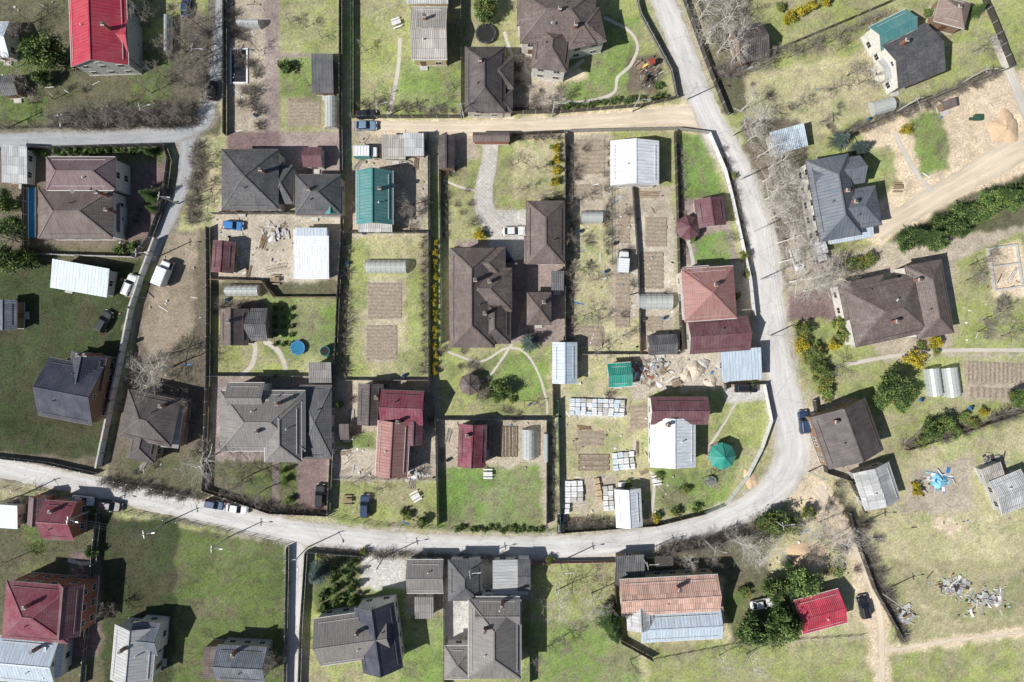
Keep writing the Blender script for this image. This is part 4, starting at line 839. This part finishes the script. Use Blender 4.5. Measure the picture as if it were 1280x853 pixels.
def truck(px,py,ang,colc,L=6.,name='box_truck'):
    mb=MB(); P=paint('white',WH); 
    mb.box((-.7,0,1.75),(L-2.0,2.15,2.1),colc); mb.box((-.7,0,2.83),(L-2.1,2.0,.06),WHITEM); mb.box((0,0,.6),(L-.4,.9,.22),TYRE)
    loft(mb,[(outline(L/2-1.65,L/2,2.0,.25),.45),(outline(L/2-1.65,L/2,2.05,.25),1.25),(outline(L/2-1.6,L/2-.35,1.85,.25),2.0),(outline(L/2-1.5,L/2-.5,1.7,.2),2.12)],[P,GLASS,P],P)
    for sy in(-1,1):
        for wx_ in(-L/2+1.1,L/2-.85): mb.tube((wx_,sy*.75,.42),(wx_,sy*1.02,.42),.42,.42,14,TYRE); mb.tube((wx_,sy*1.02,.42),(wx_,sy*1.04,.42),.22,.22,8,STEEL)
        mb.box((L/2-.5,sy*1.2,1.5),(.1,.22,.35),TYRE)
    for i in range(6): mb.box((-L/2+.6+i*(L-2.4)/5,0,2.88),(.05,2.,.04),STEEL)
    x,y=R(px,py,1.5); o=mb.obj(name,None,(x,y,.02)); o.rotation_euler[2]=math.radians(ang)
truck(204,342,68,WHITEM,5.6); truck(458,191,0,M('teal_tarp',(.08,.33,.32),.6,.2),5.2); truck(1024,313,-75,WHITEM,5.2,'white_van'); truck(779,328,86,M('truck_blue_box',(.5,.56,.6),.5,.15),4.8,'small_truck')

# ------------------------------------------------------------ yard objects
def lumber(px,py,L,W,ang,mat=None,n=10,name='lumber_pile'):
    mb=MB(); m=mat or GWOOD
    for i in range(n): mb.box((random.uniform(-.2,.2),(i/n-.5)*W+random.uniform(-.1,.1),.06+.07*(i%3)),(L*random.uniform(.75,1),W/n*.8,.07),random.choice([m,WOOD,m]),random.uniform(-6,6))
    x,y=G(px,py); o=mb.obj(name,None,(x,y,0)); o.rotation_euler[2]=math.radians(ang)
def pallets(px,py,nx,ny,ang=0,cell=(1.2,1.),mat=None,name='block_pallets'):
    mb=MB(); x,y=G(px,py)
    for i in range(nx):
        for j in range(ny):
            if random.random()<.05: continue
            h=random.uniform(.35,.7); c=((i-(nx-1)/2)*cell[0]+random.uniform(-.08,.08),(j-(ny-1)/2)*cell[1]+random.uniform(-.06,.06)); a=random.uniform(-5,5)
            mb.box((c[0],c[1],.07),(cell[0]*.9,cell[1]*.88,.12),WOOD,a); mb.box((c[0],c[1],.14+h/2),(cell[0]*.92,cell[1]*.9,h),mat or random.choice([WHITEM,CONC,WHITEM,WHITEM,M('blue_white_wrap',(.6,.7,.76),.4,.15)]),a,.97)
            mb.box((c[0],c[1],.15+h),(cell[0]*.8,.06,.03),GWOOD,a)
    o=mb.obj(name,None,(x,y,0)); o.rotation_euler[2]=math.radians(ang)
def heap(px,py,r,h,mat,name='sand_heap',seed=1,elong=1.,ang=0,rough=.2):
    g=random.Random(seed); V=[];F=[];n=24;k=8
    for i in range(k+1):
        t=i/k
        for j in range(n):
            a=2*math.pi*j/n; rr=r*(1-t)*(1+.15*math.sin(3*a+seed)+.1*math.sin(5*a)+g.uniform(-.08,.08)); z=h*(math.sin(t*math.pi/2))*(1+g.uniform(-rough,rough)) if i else -.02
            V.append((rr*math.cos(a)*elong,rr*math.sin(a),z))
    for i in range(k):
        for j in range(n): F.append((i*n+j,i*n+(j+1)%n,(i+1)*n+(j+1)%n,(i+1)*n+j))
    me=bpy.data.meshes.new(name); me.from_pydata(V,[],F); me.materials.append(mat); me.polygons.foreach_set('use_smooth',[True]*len(F)); x,y=G(px,py); o=bpy.data.objects.new(name,me); o.location=(x,y,0); o.rotation_euler[2]=math.radians(ang); COL.objects.link(o)
def scrap(px,py,w,d,n,ang=0,name='scrap_pile',mats_=None):
    mb=MB(); ms=mats_ or [WHITEM,CONC,GWOOD,WOOD,STEEL,STEEL,CONC,DARKM]
    for i in range(n):
        x,y=random.gauss(0,w*S/4),random.gauss(0,d*S/4); z=max(.05,.8-.25*(abs(x)+abs(y)))*random.random()+.05
        s=(random.uniform(.3,1.8),random.uniform(.15,.8),random.uniform(.04,.25)); mb.box((x,y,z),s,random.choice(ms),random.uniform(0,180),.95)
    for i in range(n//5):
        x,y=random.gauss(0,w*S/4),random.gauss(0,d*S/4); a=random.uniform(0,6.28); L=random.uniform(1,2.5); mb.tube((x,y,.2),(x+L*math.cos(a),y+L*math.sin(a),random.uniform(.1,.6)),.05,.05,6,random.choice(ms))
    o=mb.obj(name,None,(*G(px,py),0)); o.rotation_euler[2]=math.radians(ang)
def bed(px,py,w,d,rows,vert=False,ang=0,frame=False,name='vegetable_bed'):
    W,D=w*S,d*S; x,y=G(px,py); nx_=max(8,int(W/.16)); ny_=max(8,int(D/.16)); V=[];F=[]; ph=random.uniform(0,6)
    for i in range(nx_+1):
        for j in range(ny_+1):
            X=(i/nx_-.5)*W; Y=(j/ny_-.5)*D; t=(i/nx_ if vert else j/ny_); e=min(i,nx_-i,j,ny_-j)
            z=.075+.05*math.sin(2*math.pi*rows*t+.5*math.sin((Y if vert else X)*.9+ph))+random.uniform(-.022,.022)
            if e==0: z=-.04
            V.append((X+random.uniform(-.06,.06)+(random.uniform(-.2,.2) if e==0 else 0),Y+random.uniform(-.06,.06)+(random.uniform(-.2,.2) if e==0 else 0),z))
    for i in range(nx_):
        for j in range(ny_): q=i*(ny_+1)+j; F.append((q,q+ny_+1,q+ny_+2,q+1))
    me=bpy.data.meshes.new(name); me.from_pydata(V,[],F); me.materials.append(SOIL); me.polygons.foreach_set('use_smooth',[True]*len(F))
    o=bpy.data.objects.new(name,me); o.location=(x,y,0); o.rotation_euler[2]=math.radians(ang); COL.objects.link(o)
    if frame:
        mb=MB(); n=rows
        for i in range(n):
            if vert:
                cx=(i+.5)/n*W-W/2
                for s_ in(-1,1): mb.box((cx+s_*W/n*.33,0,.12),(.06,D,.24),WOOD); mb.box((cx,s_*D/2,.12),(W/n*.6,.06,.24),WOOD)
            else:
                cy=(i+.5)/n*D-D/2
                for s_ in(-1,1): mb.box((0,cy+s_*D/n*.33,.12),(W,.06,.24),WOOD); mb.box((s_*W/2,cy,.12),(.06,D/n*.6,.24),WOOD)
        mb.obj('bed_boards',o)
def barrel(px,py,m,r=.35,h=.9,name='water_barrel'):
    mb=MB(); mb.tube((0,0,0),(0,0,h*.5),r*.9,r,14,m); mb.tube((0,0,h*.5),(0,0,h),r,r*.9,14,m)
    for z in(.3,.6): mb.tube((0,0,h*z),(0,0,h*z+.04),r*1.03,r*1.03,14,m)
    mb.tube((0,0,h+.004),(0,0,h+.02),r*.8,r*.8,14,TYRE); mb.obj(name,None,(*G(px,py),0))
def table(px,py,ang=0,m=None,name='garden_table_with_benches'):
    mb=MB(); m=m or WHITEM
    for i in range(4): mb.box((0,-.33+i*.22,.75),(1.8,.19,.05),m)
    for s_ in(-1,1):
        mb.box((0,s_*.85,.45),(1.8,.3,.05),m)
        for t in(-.75,.75): mb.box((t,s_*.85,.22),(.07,.24,.42),WOOD); mb.beam((t,s_*.35,.0),(t,s_*.1,.72),.07,.07,WOOD)
    o=mb.obj(name,None,(*G(px,py),0)); o.rotation_euler[2]=math.radians(ang)
def trampoline(px,py,r,m,rim,name='trampoline'):
    mb=MB(); mb.tube((0,0,.78),(0,0,.8),r*.86,r*.86,28,m)
    n=28
    for j in range(n):
        a,b2=2*math.pi*j/n,2*math.pi*(j+1)/n
        mb.face([(r*.85*math.cos(a),r*.85*math.sin(a),.83),(r*math.cos(a),r*math.sin(a),.83),(r*math.cos(b2),r*math.sin(b2),.83),(r*.85*math.cos(b2),r*.85*math.sin(b2),.83)],rim)
        mb.face([(r*math.cos(a),r*math.sin(a),.83),(r*math.cos(a),r*math.sin(a),.7),(r*math.cos(b2),r*math.sin(b2),.7),(r*math.cos(b2),r*math.sin(b2),.83)],rim)
    for j in range(8):
        a=2*math.pi*j/8; mb.tube((r*math.cos(a),r*math.sin(a),0),(r*math.cos(a),r*math.sin(a),1.9),.03,.03,6,STEEL)
    mb.obj(name,None,(*R(px,py,.8),0))
trampoline(372,435,1.45,M('pool_water',(.04,.2,.35),.1,.1),BLUEM,'round_garden_pool'); trampoline(607,42,2.0,TYRE,M('dark_rim',(.05,.06,.08),.5)); trampoline(889,602,1.0,M('mat_grey',(.2,.22,.22),.6),STEEL,'round_well')
mb=MB(); 
for c_,s_ in(((0,3.4,.12),(3.6,.35,.24)),((0,-3.4,.12),(3.6,.35,.24)),((-1.63,0,.12),(.35,6.44,.24)),((1.63,0,.12),(.35,6.44,.24))): mb.box(c_,s_,WHITEM)
mb.box((0,0,.08),(2.9,6.4,.1),M('pool_cover',(.025,.03,.035),.3,.2)); 
for i in range(3): mb.beam((-1.4,-2.2+i*2.2,.16),(1.4,-2.2+i*2.2,.16),.04,.04,DTRIM)
mb.obj('garden_pool',None,(*G(299,83),0))
mb=MB(); mb.box((0,0,.05),(1.2,10,.1),M('pool_blue',(.02,.35,.7),.2,.15)); mb.box((-.7,0,.1),(.2,10,.2),WHITEM); mb.box((.7,0,.1),(.2,10,.2),WHITEM); mb.obj('blue_tarpaulin_strip',None,(*G(40,266),0))
barrel(409,439,M('teal_tank',(.03,.22,.2),.5),1.1,1.9,'water_tank')
pallets(746,509,10,4,-2,(1.1,.85)); pallets(779,576,4,3,5,(1.1,1.2)); pallets(717,614,3,4,0,(1.2,1.1)); pallets(712,635,2,2,0,(1.,1.)); pallets(760,622,2,5,3,(1.0,1.)); pallets(748,612,1,4,8,(1.,1.2),M('lumber_yellow',(.5,.38,.22),.8)); pallets(783,605,3,1,0,(1.2,1.))
for a_ in [(508,560,3,2,60),(525,580,4,1.2,20),(515,600,4,1.5,80),(430,565,3,1.2,10),(440,520,3,1,90),(350,285,3,1.5,30),(330,300,4,1.2,70),(345,335,5,1.5,15),(310,340,3,1,80),(420,345,4,1.5,0),(560,545,3,1,70),(553,570,3,1,90),(805,455,4,1.5,20),(830,460,3,1,60),(790,480,3,1.2,10),(730,535,3,1,0),(795,560,3,1,90),(805,590,2,.8,30),(500,205,5,1,5),(520,205,3,1,80),(448,205,3,1,50),(770,250,4,1,30),(810,243,5,1.2,0),(1232,585,5,1.6,70),(1160,598,3,1,0),(1125,775,3,1.5,70),(430,590,3,1,30),(720,650,4,1.2,0),(1265,345,4,1,60),(690,90,3,1,40),(180,580,3,1,60),(20,230,3,1,20),(955,700,3,1,50),(1040,715,3,1,10)]:
    lumber(*a_,mat=random.choice([GWOOD,WOOD,WHITEM,CONC]))
heap(870,463,1.9,1.2,M('sand_light',(.6,.52,.42),.95,.15)); heap(858,470,1.3,.8,M('sand_light',(.5,.4,.3)),seed=3); heap(888,478,1.4,.7,M('sand_light',(.5,.4,.3)),seed=5); heap(1255,160,3.2,.9,M('orange_sand',(.62,.46,.3),.95,.15),seed=4); heap(880,455,1.2,.7,CONC,'gravel_heap',6)
heap(1006,692,2.4,.6,M('orange_sand',(.45,.3,.18)),seed=7,elong=1.6); heap(938,600,2,.4,M('orange_sand',(.5,.36,.22)),seed=9,elong=.7,ang=30)
heap(1174,601,1.7,1.0,M('blue_tarp',(.2,.5,.68),.35,.3,1.5),'blue_tarpaulin_heap',8,1.,20,.2); scrap(1174,601,30,30,26,0,'scrap_pile',[BLUEM,WHITEM,M('blue_tarp',(.2,.5,.68)),STEEL])
scrap(1192,733,40,18,70,5);scrap(1232,748,44,22,55,15);scrap(796,468,36,22,90,0,'rubble_pile',[CONC,BRICK,GWOOD,SOIL,WHITEM]);scrap(1240,580,24,30,40);scrap(1130,770,20,20,30);scrap(515,592,30,16,40);scrap(345,292,26,16,25);scrap(820,455,26,14,30)
bed(481,376,44,46,10); bed(477,428,40,44,10); bed(742,578,38,22,3,False,0,True); bed(738,548,34,20,3); bed(627,552,40,38,9,True,0,True,'nursery_rack'); bed(1246,466,76,26,14,True,-3); bed(1246,492,70,14,9,True,-3); bed(380,141,42,30,7); bed(737,196,40,44,8); bed(815,338,30,48,9); bed(778,370,20,80,14); bed(815,405,28,20,5); bed(740,420,30,26,5); bed(798,520,22,26,5); bed(735,240,36,20,4); bed(820,290,28,38,8); bed(780,285,16,40,8)
for px,py,m in [(455,292,BLUEM),(560,575,TYRE),(725,290,BLUEM),(768,305,REDM),(830,398,BLUEM),(515,590,TYRE),(285,375,BLUEM),(345,470,TYRE),(1150,500,BLUEM),(1212,510,BLUEM),(700,520,STEEL),(804,400,STEEL),(757,340,BLUEM),(435,330,BLUEM),(505,470,BLUEM),(320,145,BLUEM),(1085,150,BLUEM)]: barrel(px,py,m)
for px,py,a_,m in [(610,592,0,WHITEM),(496,30,20,WHITEM),(820,600,10,WHITEM),(345,350,0,WOOD),(1120,235,0,WOOD),(845,480,20,WOOD),(520,620,30,WHITEM),(435,625,0,WOOD)]: table(px,py,a_,m)
mb=MB(); mb.box((0,0,.9),(3.2,2.2,1.7),GREENM,0,.95); mb.box((0,0,1.8),(3.4,2.4,.08),DARKM); mb.box((1.0,-1.12,.9),(.8,.05,1.5),WOOD); mb.obj('green_container',None,(*G(828,699),0))
mb=MB(); mb.box((0,0,.35),(1.6,1.1,.6),GREENM); mb.box((0,0,.7),(1.7,1.2,.08),GREENM); mb.box((-1.3,-.2,.2),(.7,.5,.4),GREENM); mb.obj('green_garden_box',None,(*G(1221,148),0))
def swing(px,py,ang):
    mb=MB()
    for x_ in(-1.5,1.5):
        for y_ in(-.9,.9): mb.tube((x_,y_,0),(x_,0,2.2),.05,.05,6,REDM)
    mb.tube((-1.6,0,2.2),(1.6,0,2.2),.05,.05,6,REDM)
    for x_ in(-.7,.6):
        for d_ in(-.22,.22): mb.tube((x_+d_,0,2.2),(x_+d_,0,.55),.012,.012,4,STEEL,False)
        mb.box((x_,0,.53),(.5,.25,.05),BLUEM)
    o=mb.obj('swing_set',None,(*G(px,py),0)); o.rotation_euler[2]=math.radians(ang)
def slide(px,py,ang,rm_):
    mb=MB()
    for x_ in(-.5,.5):
        for y_ in(-.5,.5): mb.tube((x_,y_,0),(x_,y_,2.0),.06,.06,6,WOOD)
    mb.box((0,0,1.2),(1.1,1.1,.08),WOOD)
    for s_ in(-1,1): mb.face([(-.6,s_*.6,2.0),(.6,s_*.6,2.0),(.6,0,2.6),(-.6,0,2.6)],rm_)
    mb.beam((.6,0,1.2),(2.3,0,.2),.4,.05,M('play_yellow',(.5,.36,.06),.4))
    for s_ in(-1,1): mb.beam((.6,s_*.22,1.3),(2.3,s_*.22,.3),.05,.2,M('play_yellow',(.6,.4,.03)))
    o=mb.obj('playground_slide_tower',None,(*G(px,py),0)); o.rotation_euler[2]=math.radians(ang)
swing(806,95,20); slide(812,82,200,M('play_red',(.4,.08,.05),.5)); swing(665,505,10); slide(802,104,60,WOOD); swing(1102,500,0); table(800,84,40,WOOD)
mb=MB()
for c_,s_ in(((0,4.2,.2),(6,.4,.4)),((0,-4.2,.2),(6,.4,.4)),((-2.8,0,.2),(.4,8,.4)),((2.8,0,.2),(.4,8,.4)),((0,.5,.2),(5.2,.35,.38))): mb.box(c_,s_,CONC)
o=mb.obj('concrete_foundation',None,(*G(1256,335),0)); o.rotation_euler[2]=.15
mb=MB(); mats=[WHITEM,CONC,GWOOD,WOOD,REDM,BLUEM,STEEL,GREENM,TYRE]
Z=[(268,272,425,350,70),(432,480,546,600,70),(700,445,842,655,130),(443,165,560,212,40),(766,236,842,440,50),(432,216,534,290,40),(840,446,905,480,30),(1060,605,1280,660,40),(1150,715,1280,770,40),(286,0,330,165,30),(550,525,690,585,40),(0,0,160,140,35),(940,660,1060,720,40),(150,300,255,590,45),(1200,320,1280,430,30),(1120,120,1280,250,15),(510,695,560,760,15),(800,70,830,112,25),(920,100,1100,170,15),(500,640,545,655,10),(712,170,765,440,30)]
for x0,y0,x1,y1,n in Z:
    for _ in range(n):
        x,y=G(random.uniform(x0,x1),random.uniform(y0,y1)); k=random.random()
        sz=(random.uniform(.15,.6),random.uniform(.12,.4),random.uniform(.05,.35)) if k<.7 else (random.uniform(1,2.6),random.uniform(.08,.25),.06)
        mb.box((x,y,sz[2]/2+.01),sz,random.choices(mats,[5,5,5,4,1,1,3,1,2])[0],random.uniform(0,180),.9)
mb.obj('scattered_yard_debris')
def pole(px,py,ang=0,lamp=True,h=8):
    mb=MB(); mb.tube((0,0,0),(0,0,h),.14,.09,8,CONC); mb.box((0,0,h-.4),(1.5,.1,.1),STEEL)
    for x_ in(-.65,0,.65): mb.tube((x_,0,h-.35),(x_,0,h-.15),.05,.04,6,WHITEM)
    if lamp: mb.tube((0,0,h-.9),(0,-1.6,h-.3),.04,.04,6,STEEL); mb.box((0,-1.9,h-.28),(.25,.7,.12),STEEL,0,.8)
    o=mb.obj('street_lamp_pole',None,(*G(px,py),0)); o.rotation_euler[2]=math.radians(ang); return G(px,py)
runs=[[(30,618),(115,638),(205,655),(285,672),(385,684),(480,696),(590,702),(700,702),(800,692),(880,674),(960,645)],[(915,170),(925,225),(942,290),(950,350),(962,420)],[(10,160),(105,160),(200,150),(262,80),(268,-10)],[(480,147),(580,147),(690,146),(790,140),(858,125)],[(223,255),(196,322)],[(1010,590),(1065,660),(1100,740)],[(1120,140),(1200,105)]]
WIRE=M('wire',(.06,.06,.06),.6)
for rn in runs:
    P=[pole(*p,ang=random.choice([80,90,100,10])) for p in rn]; mb=MB()
    for a_,b_ in zip(P[:-1],P[1:]):
        for off in(-.6,0,.6):
            prev=None
            for i in range(9):
                t=i/8; q=Vector((a_[0]+(b_[0]-a_[0])*t+off*.7,a_[1]+(b_[1]-a_[1])*t+off*.7,7.85-1.2*math.sin(math.pi*t)*.5))
                if prev is not None: mb.tube(prev,q,.012,.012,3,WIRE,False)
                prev=q
    mb.obj('power_line')
for px,py,z in [(690,30,8.4),(92,240,7.6),(335,500,7.2),(1120,375,6.8)]: dish(px,py,z)

# ------------------------------------------------------------ camera, light
cam=bpy.data.cameras.new('camera'); cam.lens=24; cam.sensor_width=36; cam.clip_end=5000; cam.clip_start=.5
co_=bpy.data.objects.new('camera',cam); co_.location=(0,0,H); COL.objects.link(co_); sc.camera=co_
EL=46; AZ=205
sun=bpy.data.lights.new('sun','SUN'); sun.energy=5.0; sun.angle=math.radians(.5); sun.color=(1,.965,.91)
so=bpy.data.objects.new('sun',sun); COL.objects.link(so)
d=Vector((math.cos(math.radians(AZ))*math.cos(math.radians(EL)),math.sin(math.radians(AZ))*math.cos(math.radians(EL)),math.sin(math.radians(EL))))
so.rotation_euler=d.to_track_quat('Z','Y').to_euler(); so.location=d*200
w=bpy.data.worlds.new('World'); sc.world=w; w.use_nodes=True; nt=w.node_tree
sk=nt.nodes.new('ShaderNodeTexSky'); sk.sky_type='NISHITA'; sk.sun_disc=False; sk.sun_elevation=math.radians(EL); sk.sun_rotation=math.radians(90-AZ)
bg=nt.nodes['Background']; nt.links.new(sk.outputs[0],bg.inputs[0]); bg.inputs[1].default_value=.065
sc.view_settings.view_transform='Standard'; sc.view_settings.look='None'; sc.view_settings.exposure=0
